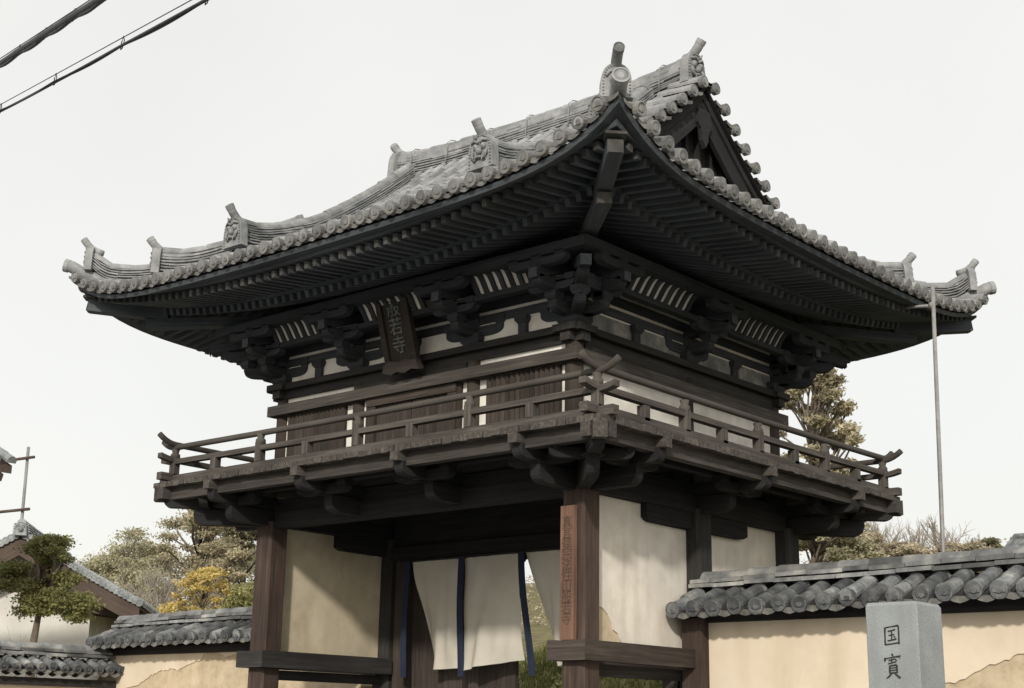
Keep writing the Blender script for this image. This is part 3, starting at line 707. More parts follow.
def oni(parent, pos, d, size=1.0, face=True, horn=True, hl=.34, fwd=False):
    """demon-faced ridge end tile looking along d"""
    b = MB(); pos = V(pos); d = V(d); d.z = 0; d.normalize(); sd = V((0, 0, 1)).cross(d); z = V((0, 0, 1)); s = size
    w, h = .135*s, .34*s
    poly = [(-w*1.15, 0), (-w*.9, .03*s), (w*.9, .03*s), (w*1.15, 0), (w*1.02, .2*s)]+[(w*math.cos(a), .2*s+(h-.2*s)*math.sin(a)) for a in [math.pi*k/10 for k in range(1, 10)]]+[(-w*1.02, .2*s)]
    poly = [(-w*1.15, 0), (w*1.15, 0)]+poly[4:]
    b.prism(poly, pos, sd, z, d, .09*s)
    q = pos+d*.05*s
    for k in range(15):      # beaded rim
        a = math.pi*k/14; b.ball(q+sd*(w*.86*math.cos(a))+z*(.19*s+(h-.215*s)*math.sin(a)), .011*s, 6)
    for k in range(5):
        for e in (-1, 1): b.ball(q+sd*(e*w*.92)+z*(.03+k*.032)*s, .011*s, 6)
    if face:
        for e in (-1, 1):
            b.ball(q+sd*(e*.047*s)+z*.205*s, .032*s, 8); b.ball(q+d*.018*s+sd*(e*.047*s)+z*.205*s, .018*s, 8)
            b.tube([q+sd*(e*.012*s)+z*.235*s+d*.012*s, q+sd*(e*.05*s)+z*.262*s+d*.02*s, q+sd*(e*.095*s)+z*.25*s], .014*s, 6)
            b.tube([q+sd*(e*.055*s)+z*.07*s, q+sd*(e*.085*s)+z*.12*s+d*.012*s, q+sd*(e*.08*s)+z*.16*s], .017*s, 6)
            b.tube([q+sd*(e*.04*s)+z*.095*s+d*.012*s, q+sd*(e*.045*s)+z*.06*s+d*.02*s], [.012*s, .003*s], 6)
            b.tube([q+sd*(e*.05*s)+z*.285*s, q+sd*(e*.075*s)+z*.33*s+d*.01*s], [.018*s, .006*s], 6)
        b.ball(q+d*.012*s+z*.155*s, .034*s, 8); b.tube([q+sd*(-.06*s)+z*.09*s+d*.01*s, q+z*.102*s+d*.022*s, q+sd*(.06*s)+z*.09*s+d*.01*s], .013*s, 6)
    else:
        b.disc(q+d*.055*s+z*.16*s, d, .066*s); b.tube([q+z*.16*s-d*.02, q+z*.16*s+d*.05*s], .066*s, 12)
        for e in (-1, 1): b.tube([q+sd*(e*.03*s)+z*.262*s, q+sd*(e*.07*s)+z*.245*s+d*.01, q+sd*(e*.095*s)+z*.2*s], .013*s, 6)
    o = b.build('ridge_end_tile', M['tile'], parent)
    if horn:
        hm = MB(); r = .046*s; top = pos+z*(h-.065*s)
        pts = [top-d*.15*s-z*.01*s, top-d*.08*s+z*.01*s, top-d*.005*s+z*.045*s, top+d*.055*s+z*.10*s, top+d*.11*s+z*hl*.5*s]
        if fwd: pts[2:] = [top+d*.0*s+z*.05*s, top+d*.05*s+z*.095*s, top+d*.12*s+z*.13*s, top+d*.21*s+z*.145*s]; r *= 1.12
        hm.tube(pts, [r*.9, r*.98]+[r]*(len(pts)-2), 12); e = (pts[-1]-pts[-2]).normalized(); hm.disc(pts[-1]+e*.003, e, r*1.05)
        hm.build('horn_tile', M['tile'], parent)
    return o
# main ridge
XR = 2.14
def mz(x): return 7.99+.10*(abs(x)/2.2)**3
mr_ = ridge('main_ridge', [(x, 1.75, mz(x)) for x in [-XR+2*XR*k/16 for k in range(17)]], .27, .30, 9, .066)
for s in (-1, 1): oni(mr_, (s*(XR+.04), 1.75, mz(XR)+.0), (s, 0, 0), 1.12)
for x in [-1.85, -1.25, -.62, .0, .62, 1.25, 1.85]:
    b = MB(); z0 = mz(x); b.tube([(x, 1.75+dy, z0+dz) for dy, dz in ((-.15, .02), (-.145, .15), (-.135, .30), (-.07, .355), (0, .374), (.07, .355), (.135, .30), (.15, .02))], .0065, 5)
    b.build('tie_wire', M['metal'], mr_)
# descending ridges
for sx in (-1, 1):
    for side in ('front', 'back'):
        k = 1 if (side == 'front') else -1; u = sx*1.76*k
        pts = [P(side, u, s, -.01) for s in [.72+.1*j for j in range(0, 26)]]
        base = [V(q) for q in pts]
        for j, q in enumerate(pts): q.z += .20*max(0, 1-j/11)**1.3+(.05, .02, .005, 0)[min(j, 3)]
        o = ridge('descending_ridge', pts, .22, .21, 7, .06); oni(o, pts[0]-INW[side]*.03-V((0, 0, .07)), -INW[side], 1.0)
        f_ = ridge('ridge_footing', [q-V((0, 0, .20)) for q in pts[:11]], .25, .20, 6, .04, o)
# hip ridges in two tiers
def hz(o): return rz(1.71-o, 1.71-o)
for sx, sy in CORN:
    d = V((sx, sy, 0)).normalized()
    def tier(o0, o1, hgt, n=10, sz=.85, wid=.2, dz=0, face=True):
        pts = []
        for k in range(n+1):
            o = o0+(o1-o0)*k/n; t = k/n; pts.append(hip(sx, sy, o, hz(o)-.0+dz+.09*max(0, 1-t*3)**2))
        r = ridge('hip_ridge', pts, wid, hgt, 7 if hgt > .2 else 5, .056); oni(r, pts[0]+d*.03-V((0, 0, .04)), d, sz, face, fwd=not face); return r
    tier(1.52, 1.0, .15, 8, .86, .19, .02, face=False if (sx, sy) == (1, -1) else True)
    tier(1.0, -.1, .25, 14, .98, .22, .02)
    b = MB(); pts = [hip(sx, sy, o, hz(min(o, 1.70))+.02+.0) for o in (1.35, 1.5, 1.6, 1.68, 1.735)]
    b.tube(pts, [.066, .066, .067, .069, .072], 12); b.disc(pts[-1]+d*.004, pts[-1]-pts[-2], .074); b.build('corner_tile', M['tile'], gate)
# gables
for sx in (-1, 1):
    gw = MB()
    def gl(y): s = 1.75+1.71-abs(y-1.75); return 5.91+prof(s)
    ys = [-.15+.19*k for k in range(21)]
    poly = [(y, gl(y)-.10) for y in ys]; poly = [(ys[0], 6.35)]+poly+[(ys[-1], 6.35)]
    gw.prism(poly, (sx*2.10, 0, 0), (0, 1, 0), (0, 0, 1), (1, 0, 0), .04)
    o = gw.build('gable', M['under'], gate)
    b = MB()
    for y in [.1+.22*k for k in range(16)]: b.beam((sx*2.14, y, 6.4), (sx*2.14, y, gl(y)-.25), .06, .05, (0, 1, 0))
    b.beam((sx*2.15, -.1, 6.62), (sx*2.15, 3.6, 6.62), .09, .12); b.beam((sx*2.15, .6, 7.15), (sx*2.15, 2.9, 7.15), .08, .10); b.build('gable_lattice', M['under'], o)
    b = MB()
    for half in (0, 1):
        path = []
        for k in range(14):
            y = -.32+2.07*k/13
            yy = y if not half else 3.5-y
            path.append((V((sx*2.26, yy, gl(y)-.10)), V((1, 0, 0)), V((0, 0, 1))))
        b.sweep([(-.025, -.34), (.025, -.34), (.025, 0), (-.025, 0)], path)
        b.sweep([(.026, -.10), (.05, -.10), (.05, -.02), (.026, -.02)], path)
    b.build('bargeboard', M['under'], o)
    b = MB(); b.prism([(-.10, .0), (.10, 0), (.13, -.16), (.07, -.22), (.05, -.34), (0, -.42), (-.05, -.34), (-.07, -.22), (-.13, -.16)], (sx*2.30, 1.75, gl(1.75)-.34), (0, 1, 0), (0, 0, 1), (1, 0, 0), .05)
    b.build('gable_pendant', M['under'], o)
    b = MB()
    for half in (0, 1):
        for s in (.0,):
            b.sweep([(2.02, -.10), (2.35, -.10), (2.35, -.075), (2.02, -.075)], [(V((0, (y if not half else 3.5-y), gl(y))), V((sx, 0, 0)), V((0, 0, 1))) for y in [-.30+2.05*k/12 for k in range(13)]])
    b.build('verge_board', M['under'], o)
    # verge tiles: short cover tiles lying across, their round ends facing outwards
    c = MB(); ds = c; pn = MB()
    for half in (0, 1):
        s = 1.62
        while s < 3.36:
            y = -1.71+s; yy = y if not half else 3.5-y; zz = 5.91+prof(s)+.03
            inw = V((-sx, 0, 0)); a = V((sx*2.40, yy, zz)); e = V((sx*1.97, yy, zz+.045))
            half_tiles(c, [a, a.lerp(e, .5), e], V((0, 1, 0)), .062, .24)
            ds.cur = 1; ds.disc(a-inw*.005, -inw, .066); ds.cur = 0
            ym = yy+(.095 if not half else -.095)
            trough(pn, [V((sx*2.385, ym, zz+.07)), V((sx*1.97, ym, zz+.11))], V((0, 1, 0)), .085, .2)
            s += .192
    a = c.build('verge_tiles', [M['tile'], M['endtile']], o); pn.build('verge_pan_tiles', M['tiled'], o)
#%%REST%%
# ------------------------------------------------------------------ things on the gate
b = MB(); b.box((2.015, -.185, 2.276), (2.165, -.14, 3.425)); 
board = b.build('name_board', M['board'])
def recentre(o, loc):
    lv = V(loc)
    for v in o.data.vertices: v.co -= lv
    o.location = lv
recentre(board, (2.09, -.14, 2.276)); tag(board, 'upright red brown wooden board with faded writing on the front corner post', 'name board')
def text(name, st, size, m, parent, mtx, depth=.004, space=1.0):
    cu = bpy.data.curves.new('lettering', 'FONT'); cu.body = st; cu.size = size; cu.extrude = depth/2; cu.align_x = 'CENTER'; cu.align_y = 'CENTER'; cu.space_line = space
    t = bpy.data.objects.new('lettering', cu); COL.objects.link(t); bpy.context.view_layer.update()
    me = bpy.data.meshes.new_from_object(t.evaluated_get(bpy.context.evaluated_depsgraph_get())); bpy.data.objects.remove(t)
    me.transform(mtx); o = bpy.data.objects.new(name, me); COL.objects.link(o); me.materials.clear(); me.materials.append(m)
    org = parent.location; me.transform(Matrix.Translation(-org)); o.parent = parent; return o
UPX = Matrix(((1, 0, 0), (0, 0, -1), (0, 1, 0))).to_4x4()      # text plane facing -Y
text('lettering', '\n'.join('真言律宗法性山般若寺'), .115, M['faint'], board, Matrix.Translation((2.088, -.187, 2.86)) @ UPX, .003, .80)
# plaque
PT = Matrix.Translation((0.02, -.33, 5.36)) @ Matrix.Rotation(R(17), 4, 'X')
pq = thing('name_plaque', (.02, -.30, 5.27), 'dark wooden temple name plaque with pale characters under the front eaves', 'plaque')
b = MB(); b.T = PT; b.box((-.15, .0, -.36), (.15, .03, .44)); b.build('plaque_board', M['plaque'], pq)
b = MB(); b.T = PT
for sx in (-1, 1): b.prism([(-.035, -.40), (.035, -.43), (.03, .50), (-.03, .47)], (sx*.185, .0, 0), (1, 0, 0), (0, 0, 1), (0, 1, 0), .06)
b.prism([(-.25, -.02), (-.14, -.06), (-.05, -.035), (.05, -.06), (.15, -.03), (.25, -.05), (.23, .05), (.12, .075), (0, .06), (-.12, .08), (-.22, .05)], (0, -.02, -.40), (1, 0, 0), (0, 0, 1), (0, 1, 0), .08)
b.prism([(-.24, -.03), (.24, -.03), (.26, .05), (.1, .035), (0, .06), (-.1, .035), (-.26, .05)], (0, -.02, .47), (1, 0, 0), (0, 0, 1), (0, 1, 0), .08)
b.build('plaque_frame', M['plaque'], pq)
text('lettering', '般\n若\n寺', .19, M['gilt'], pq, PT @ Matrix.Translation((0, -.006, .0)) @ UPX, .008, .98)
# curtain
nz = 3.325; NY = MID-.17
cur = thing('curtain', (0, NY, nz), 'white cloth curtain with navy ribbons hanging in the gate passage', 'curtain')
def cloth(x0, x1, l0, l1, blow0, blow1, fold0):
    """one cloth width; the lower corners are blown inwards by blow0/blow1"""
    b = MB()
    def fn(u, v):
        dx = blow0*(1-u)**1.5*v**1.15+blow1*u**1.5*v**1.15
        x = x0+(x1-x0)*u+dx; y = NY-.0+.07*math.sin(u*5.0+v*2.2)*v+.22*fold0*v*(1-u)**2+.03*math.sin(11*u+1)*v+.012*math.sin(23*u+4*v+x0*9)*v**.5+.03*noise.noise(V((u*5+x0*3, v*3, 1)))
        return V((x, y, nz-(l0+(l1-l0)*u)*v))
    b.grid(fn, 20, 16, True); o = b.build('cloth_width', M['cloth'], cur)
cloth(-1.57, -.79, 1.19, 1.17, .24, -.01, .6)
cloth(-.78, .03, 1.20, 1.10, .03, .02, -.5)
cloth(.10, .86, 1.18, 1.14, .34, .04, .7)
cloth(.88, 1.60, 1.15, 1.16, .05, -.02, .2)
for x, lean in ((-1.62, 0), (-.79, .03), (.07, .17), (.87, .03), (1.62, 0)):
    b = MB(); b.sweep([(-.042, -.004), (.042, -.004), (.042, .004), (-.042, .004)], [(V((x+lean*(k/8)**1.3, NY-.05-.012*math.sin(k*.7+x), nz+.01-1.27*k/8)), V((1, 0, 0)), V((0, 1, 0))) for k in range(9)])
    b.build('ribbon', M['navy'], cur)
b = MB(); b.tube([(-1.72, NY, nz+.015), (1.72, NY, nz+.015)], .012, 8); b.build('curtain_rod', M['dark'], cur)

# ------------------------------------------------------------------ tiled plaster walls
def tile_wall(name, p0, p1, zr, label, thick=.34, slope=.44, over=.53, pitch=.222, peel=None, rt=.070):
    """plaster wall from p0 to p1 (plan points) with a small tiled roof, ridge at zr(t)"""
    p0, p1 = V((*p0, 0)), V((*p1, 0)); L = (p1-p0).length; d = (p1-p0)/L; nrm = V((0, 0, 1)).cross(d); z = V((0, 0, 1))
    t = thing(name, p0.lerp(p1, .5), label, 'wall', None)
    def W_(a, o, h): return p0+d*a+nrm*o+z*h
    zm = (zr(0)+zr(1))/2; eave = zm-.38; top = zm-.43
    b = MB(); b.prism([(0, 0), (L, 0), (L, top), (0, top)], p0, d, z, nrm, thick); wl = b.build('wall_body', M['mud'] if peel else M['cream'], t)
    if peel:
        pr_ = []
        for (a0, h0), (a1, h1) in zip(peel, peel[1:]):
            m_ = max(1, int(abs(a1-a0)/.035))
            for k in range(m_): pr_.append((a0+(a1-a0)*k/m_, h0+(h1-h0)*k/m_+rnd.gauss(0, .008)+.035*noise.noise(V((a0+(a1-a0)*k/m_, 0, 3))*4.0)))
        peel = pr_+[peel[-1]]
        for sg in (1, -1):
            b = MB(); q = [(0.003, top-.004)]+[(max(.003, min(L-.003, a)), h) for a, h in peel]+[(L-.003, top-.004)]
            b.prism(q, p0+nrm*sg*(thick/2+.0075), d, z, nrm, .015); b.build('plaster_coat', M['cream'], wl)
    b = MB()
    for sg in (-1, 1): b.beam(W_(0.0, sg*(thick/2+.028), top-.05), W_(L, sg*(thick/2+.028), top-.05), .05, .10)
    b.build('wall_plate', M['dark'], t)
    b = MB()
    prof_ = [(-over+.05, -.02-over*slope+.02), (over-.05, -.02-over*slope+.02), (over-.05, .005-over*slope+.02), (0, .0), (-over+.05, .005-over*slope+.02)]
    b.sweep([(x, y-.18) for x, y in prof_], [(W_(0, 0, zr(0)), nrm, z), (W_(L, 0, zr(1)), nrm, z)]); rf = b.build('roof_board', M['dark'], t)
    c = MB(); pn = MB(); ds = MB(); n = int(L/pitch)
    for i in range(n+1):
        a = (L-n*pitch)/2+i*pitch; zz = zr(a/L)
        for sg in (-1, 1):
            pts = [W_(a, sg*(over-k*(over-.06)/4), zz-.165-slope*(over-k*(over-.06)/4)+.02*((1-k/4)**2)) for k in range(5)]
            j = V((0, 0, rnd.gauss(0, .006)))+d*rnd.gauss(0, .006); pts = [q+j for q in pts]
            half_tiles(c, pts, d, rt, .235, jit=.006); ds.disc(pts[0]+nrm*sg*.006, nrm*sg+z*-.1, rt*1.08, .02)
            if i < n:
                q = [W_(a+pitch/2, sg*(over-.02-k*(over-.08)/3), zz-.172-slope*(over-.02-k*(over-.08)/3)) for k in range(4)]
                trough(pn, q, d, pitch/2-.01, .15, .035, True, .04)
    a_ = c.build('cover_tiles', M['wtile'], rf); ds.build('eave_end_tiles', M['wend'], a_); pn.build('pan_tiles', M['wpan'], a_)
    r = MB()
    for l, (w, h) in enumerate(((.30, -.145), (.235, -.095))):
        for sg in (-1, 1):
            x = -rnd.uniform(0, .2)-.02
            while x < L+.02:
                x1 = x+rnd.uniform(.25, .36); u0, u1 = max(-.02, x), min(x1-.006, L+.02)
                if u1-u0 > .03:
                    jj = rnd.uniform(-.006, .006); w_ = w/2+rnd.uniform(-.012, .008)
                    r.sweep([(.01, .03), (w_-.02, .004), (w_, 0), (w_, .034), (.01, .06)], [(W_(u0, 0, zr(u0/L)+h+jj), nrm*sg, z), (W_(u1, 0, zr(u1/L)+h+jj+rnd.uniform(-.003, .003)), nrm*sg, z)])
                x = x1
    rr = r.build('ridge_tiles', M['wcap'], rf)
    c = MB(); half_tiles(c, [W_(a, 0, zr(a/L)-.06) for a in (-.03, L/3, 2*L/3, L+.03)], nrm, .078, .31, (-.1, math.pi+.1), .004, 10); c.build('ridge_cap', M['wcap'], rr)
    return t, W_
WY = 1.75
pe = []
for px, py in ((1030, 652), (1005, 660), (985, 669), (965, 677), (945, 683), (925, 680), (905, 682), (885, 684), (870, 700)):
    q = at(px, py, WY-.18); pe.append((q.x-2.15, q.z))
pe = [(-1, 1.6), (1.1, 1.62)]+sorted(pe)
pe = pe[:-1]+[(pe[-1][0]+.01, pe[-1][1]), (8.2, 1.95)]
w1, _ = tile_wall('plaster_wall', (2.15, WY), (9.6, WY), lambda t: 3.0+.10*t, 'cream plaster wall with tiled coping running right from the gate, standing behind the stone pillar', peel=pe)
b = MB(); b.beam((2.27, WY-.24, .1), (2.27, WY-.24, 2.56), .22, .13, (0, 1, 0)); b.build('end_post', M['red'], w1)
pe = []
for px, py in ((120, 690), (140, 684), (150, 676), (160, 672), (172, 668), (178, 671), (190, 664), (200, 660), (206, 651), (214, 645), (218, 653), (226, 656), (240, 652), (252, 648), (262, 645)):
    q = at(px, py, WY-.18); pe.append((q.x+7.3, q.z))
pe = [(-.1, 1.75)]+sorted(pe)+[(7.4-2.2, 2.2)]
w2, _ = tile_wall('plaster_wall', (-7.3, WY), (-2.30, WY), lambda t: 2.93+.02*math.sin(t*3), 'cream plaster wall with peeling lower coat, running left from the gate to the side wall', peel=pe)
w3, _ = tile_wall('plaster_wall', (-7.25, -7.5), (-7.25, 1.55), lambda t: 2.50+.0*t, 'lower tiled plaster wall meeting the peeling wall at its left end', pitch=.17, over=.36, rt=.052)

# ------------------------------------------------------------------ stone pillar
PX0, PX1, PYF = at(866.5, 640, -1.5).x, at(918.5, 640, -1.5).x, -1.5
pw = PX1-PX0; ptop = at(892, 603, -1.5).z
pil = thing('stone_pillar', ((PX0+PX1)/2, PYF+pw/2, 0), 'square grey granite pillar carved with two characters in front of the cream wall', 'stone pillar')
b = MB(); ch = .006; c0 = V(((PX0+PX1)/2, PYF+pw/2, 0)); b.beam(c0, c0+V((0, 0, ptop-.012)), pw, pw, (0, 1, 0), ch)
k = pw/2; b.add([c0+V((sx*q, sy*q, h)) for q, h in ((k-.003, ptop-.0125), (k*.92, ptop+.008)) for sx, sy in ((-1, -1), (1, -1), (1, 1), (-1, 1))], [(i, (i+1) % 4, 4+(i+1) % 4, 4+i) for i in range(4)]+[(4, 5, 6, 7)])
b.build('pillar_shaft', M['stone'], pil)
b = MB(); b.box((c0.x-.42, c0.y-.42, 0), (c0.x+.42, c0.y+.42, .14)); b.build('plinth', M['stone'], pil)
def strokes(sts, ox, oz, w, h):
    """brush strokes as tapered ribbons on the pillar's face; points are (x, y, half width) in a unit square, y down"""
    b = MB(); e = 0
    for st in sts:
        e += 1; pts = [V((ox+w*x, PYF-.0015-.0002*e, oz-h*y)) for x, y, r in st]; vs = []; n = len(pts)
        for i, p_ in enumerate(pts):
            dd = (pts[min(i+1, n-1)]-pts[max(i-1, 0)]).normalized(); s_ = V((-dd.z, 0, dd.x)); r = st[i][2]*w*1.3; vs += [p_+s_*r, p_-s_*r]
        b.add(vs, [(2*i, 2*i+1, 2*i+3, 2*i+2) for i in range(n-1)])
    return b
KOKU = [[(.08, .10, .05), (.07, .5, .035), (.06, 1.0, .04)], [(.06, .10, .03), (.5, .05, .028), (.92, .0, .045)], [(.92, .0, .04), (.93, .5, .035), (.92, .96, .04)], [(.06, .97, .035), (.5, .93, .03), (.93, .88, .035)],
        [(.26, .29, .035), (.5, .25, .03), (.72, .2, .04)], [(.5, .24, .03), (.49, .5, .03), (.48, .74, .03)], [(.30, .50, .03), (.66, .45, .03)], [(.22, .77, .035), (.5, .74, .03), (.78, .68, .04)], [(.62, .54, .035), (.72, .62, .02)]]
HOU = [[(.44, -.04, .05), (.52, .06, .02)], [(.08, .12, .045), (.05, .20, .05), (.03, .30, .02)], [(.08, .17, .025), (.5, .10, .025), (.93, .07, .05), (.86, .2, .015)],
       [(.25, .25, .03), (.48, .20, .028), (.62, .18, .03)], [(.44, .16, .03), (.43, .36, .03)], [(.22, .39, .03), (.5, .33, .028), (.68, .30, .03)], [(.62, .18, .03), (.72, .27, .02)],
       [(.30, .48, .04), (.29, .80, .035)], [(.30, .48, .03), (.70, .43, .035)], [(.70, .43, .04), (.71, .78, .035)], [(.31, .58, .022), (.68, .55, .022)], [(.31, .68, .022), (.68, .65, .022)], [(.29, .79, .03), (.71, .76, .03)],
       [(.38, .82, .035), (.25, .93, .035), (.08, 1.02, .012)], [(.58, .80, .03), (.74, .92, .04), (.88, 1.0, .05)]]
def facept(px, py): return at(px, py, PYF)
a, c = facept(883.5, 626), facept(900.5, 645); strokes(KOKU, a.x, a.z, c.x-a.x, a.z-c.z).build('carved_character', M['ink'], pil)
a, c = facept(884, 655), facept(903, 678); strokes(HOU, a.x, a.z, c.x-a.x, a.z-c.z).build('carved_character', M['ink'], pil)

# ------------------------------------------------------------------ metal pole beside the eave
pA, pB = at(932.5, 286, 3.3), at(943, 547, 3.15); dn = (pB-pA); base = pA+dn*(pA.z/(pA.z-pB.z))
pole = thing('metal_pole', (base.x, base.y, 0), 'tall thin grey metal pole beside the right end of the roof', 'pole')
b = MB(); b.tube([base, pA], [.023, .020], 10); b.build('pole_shaft', M['metal'], pole)
q0 = at(932, 305.5, 3.3); b = MB(); b.tube([q0, at(888, 309, 3.6)], .016, 8); b.build('stay_arm', M['metal'], pole)
b = MB(); b.tube([q0-V((0, 0, .03)), q0+V((0, 0, .03))], .034, 10); b.build('clamp', M['metal'], pole)

# ------------------------------------------------------------------ overhead cables
def cable(a, c, name, label, strands, hang, r0, sp=1.1):
    a, c = V(a), V(c); d = c-a; A, B = a-d*2.0, c+d*2.0; L = (B-A).length; z = V((0, 0, 1)); dn = (B-A).normalized(); sd = dn.cross(z).normalized(); up = sd.cross(dn)
    t = thing(name, A.lerp(B, .5), label, 'cable')
    b = MB(); b.tube([A+up*hang, B+up*hang], .006, 6); b.build('messenger_wire', M['cable'], t)
    per = L/round(L/sp)
    for s in range(strands):
        b = MB(); pts = []; n = int(L/.13); ph = rnd.uniform(0, 6); 
        for k in range(n+1):
            x = L*k/n; w = abs(math.sin(math.pi*x/per)); pts.append(A+dn*x+up*(-.008*s*w-(.004+.007*s)*w+.006*math.sin(s*2+ph))+sd*(.012*math.cos(s*2.1+x*.6)))
        b.tube(pts, r0*(1 if s == 0 else .5), 7); b.build('cable_strand', M['cable'], t)
    k = 0
    while k*per < L:
        P0 = A+dn*(k*per); b = MB()
        b.tube([P0+up*(hang+.012), P0+up*hang*.5+dn*.05, P0-up*.035+dn*.02, P0-up*.045-dn*.03, P0+up*hang*.5-dn*.03, P0+up*(hang+.012)], .007, 5); b.build('hanger_clip', M['cable'], t); k += 1
cable(at(0, 64, -2.0), at(100, 0, -3.0), 'overhead_cable', 'thick bundled overhead cable crossing the upper left corner of the sky', 4, .075, .040)
cable(at(0, 111, -.5), at(207, 0, -2.0), 'overhead_cable', 'thinner overhead cable with wire hangers, below the thick bundle', 3, .10, .018, 2.3)

# ------------------------------------------------------------------ house on the left
A0 = at(22, 533, 8.0); psi = R(-49); Hn = V((math.sin(psi), math.cos(psi), 0)); Ha = V((math.cos(psi), -math.sin(psi), 0))
def hat(px, py, off=0):            # a point of the gable plane, as (along the gable, height)
    d = at(px, py, 100)-CAM; d = d*(((A0+Hn*off)-CAM).dot(Hn)/d.dot(Hn)); q = CAM+d; return (q-A0).dot(Ha), q.z
HY = 0.0; cx = 0.0; half, ze = hat(140, 603); zt = A0.z
HT = Matrix((Ha, Hn, V((0, 0, 1)))).transposed().to_4x4(); HT.translation = V((A0.x, A0.y, 0))
house = thing('tiled_house', tuple(HT @ V((0, 5, 0))), 'pale plastered house with brown bargeboards and blue grey tiled gable roof beyond the left wall', 'house')
wallr = hat(88, 640, .9)[0]
MB.T0 = HT
b = MB(); sl_ = (zt-ze)/half
b.prism([(-wallr, 0), (wallr, 0), (wallr, zt-sl_*wallr-.35), (0, zt-.35), (-wallr, zt-sl_*wallr-.35)], (cx, HY+4.3, 0), (1, 0, 0), (0, 0, 1), (0, 1, 0), 6.8); b.build('wall', M['housewall'], house)
def hroofz(x): t = abs(x)/half; return zt-(zt-ze)*(1.12*t-.12*t*t)
b = MB()
for sg in (-1, 1): b.sweep([(-.06, -.46), (.06, -.46), (.06, 0), (-.06, 0)], [(V((cx+sg*half*k/8, HY, hroofz(half*k/8)-.06)), V((0, 1, 0)), V((0, 0, 1))) for k in range(9)])
b.build('bargeboard', M['hwood'], house)
b = MB()
for sg in (-1, 1): b.sweep([(0, -.14), (7.9, -.14), (7.9, -.04), (0, -.04)], [(V((cx+sg*half*k/8, HY-.02, hroofz(half*k/8))), V((0, 1, 0)), V((0, 0, 1))) for k in range(9)])
rf = b.build('roof', M['hwood'], house)
c = MB(); pn = MB(); ds = MB()
for sg in (-1, 1):
    for i in range(26):
        y = HY+.1+i*.30; pts = [V((cx+sg*half*(1.02-k/10), y, hroofz(half*(1.02-k/10))+.02)) for k in range(11)]; half_tiles(c, pts, V((0, 1, 0)), .095, .32)
        pts = [q+V((0, .15, 0)) for q in pts]; trough(pn, pts, V((0, 1, 0)), .14, .28, .05)
    for k in range(26):   # verge tiles seen end on
        x = half*(1.0-k/26.0); q = V((cx+sg*x, HY-.12, hroofz(x)-.005)); half_tiles(c, [q, q+V((0, .25, 0))], V((1, 0, sl_*-sg)).normalized(), .085, .3); ds.disc(q-V((0, .005, 0)), (0, -1, 0), .088)
a_ = c.build('cover_tiles', M['htile'], rf); pn.build('pan_tiles', M['htile'], a_); ds.build('verge_end_tiles', M['htile'], a_)
r_ = ridge('roof_ridge', [(cx, HY-.15+k*.9, zt+.0) for k in range(9)], .40, .22, 4, .10, rf); o = oni(r_, (cx, HY-.2, zt-.08), (0, -1, 0), .95, False, False)
r_.data.materials[0] = M['htile']; o.data.materials[0] = M['htile']
for ch_ in r_.children: ch_.data.materials[0] = M['htile']
b = MB(); x0 = cx+wallr
for k in range(3): b.beam((x0-.1, HY+.6+k*.5, ze-.12), (x0+1.35, HY+.6+k*.5, ze-.28), .12, .16)
b.beam((x0+.9, HY+.1, ze-.1), (x0+.9, HY+6, ze-.1), .15, .2); b.build('eave_beam', M['hwood'], house)
MB.T0 = None
# the eave corner of a nearer building at the left edge
qa = at(13, 464, 3.0); nb = thing('neighbour_house', (qa.x-3.2, 0, 0), 'neighbouring house of which only a tiled eave corner enters at the left edge', 'house')
b = MB(); b.box((qa.x-6.5, -4, 0), (qa.x-1.3, 2.0, qa.z-.5)); b.build('wall', M['housewall'], nb)
b = MB(); b.prism([(.0, -.17), (0, -.03), (-3.4, 1.6), (-6.8, -.03), (-6.8, -.17), (-3.4, 1.4)], (qa.x-.02, .0, qa.z), (1, 0, 0), (0, 0, 1), (0, 1, 0), 6.0); rf = b.build('roof', M['hwood'], nb)
b = MB()
for i in range(8):
    b_ = [V((qa.x+.04-k*.42, 2.95-i*.3, qa.z+.03+k*.2)) for k in range(8)]; half_tiles(b, b_, V((0, 1, 0)), .09, .3)
b.build('cover_tiles', M['htile'], rf)
b = MB()
for y in (2.8, 2.3, 1.8, 1.3): b.beam((qa.x-.03, y, qa.z-.26), (qa.x-1.6, y, qa.z+.45), .1, .13)
b.build('rafters', M['hwood'], nb)
# bamboo frame
f0, f1 = at(28.5, 447, 17), at(19.5, 545, 17); frame_ = thing('bamboo_rack', (f1.x, 17, 0), 'thin upright pole with two crossbars standing behind the tiled house roof', 'pole rack')
b = MB(); b.tube([(f1.x-.4, 17, 0), f1, f0], .057, 8); b.build('upright', M['metal'], frame_)
for pa, pb in (((-40, 467), (34, 457)), ((-40, 516), (29, 509))):
    b = MB(); b.tube([at(*pa, 16.9), at(*pb, 16.9)], .055, 8); b.build('crossbar', M['hwood'], frame_)

# far roof at the right edge
qa, qb = at(979, 554, 26), at(1045, 538, 26); fr_ = thing('far_house', ((qa.x+qb.x)/2+2, 28, 0), 'distant grey tiled roof above the right end of the wall', 'house')
b = MB(); b.prism([(0, 0), (.45, 1.15), (8, 1.15), (8.6, 0)], (qa.x-.1, 27.5, qa.z-.6), (1, 0, 0), (0, 0, 1), (0, 1, 0), .5)
b.grid(lambda u, v: V((qa.x-.1+.5*v+u*(8-v*.6), 26.2+1.2*v, qa.z-.6+1.25*v)), 24, 3); b.build('roof', M['wtile'], fr_)
b = MB(); b.box((qa.x+.6, 26.8, 0), (qa.x+7, 31, qa.z-.55)); b.build('wall', M['housewall'], fr_)

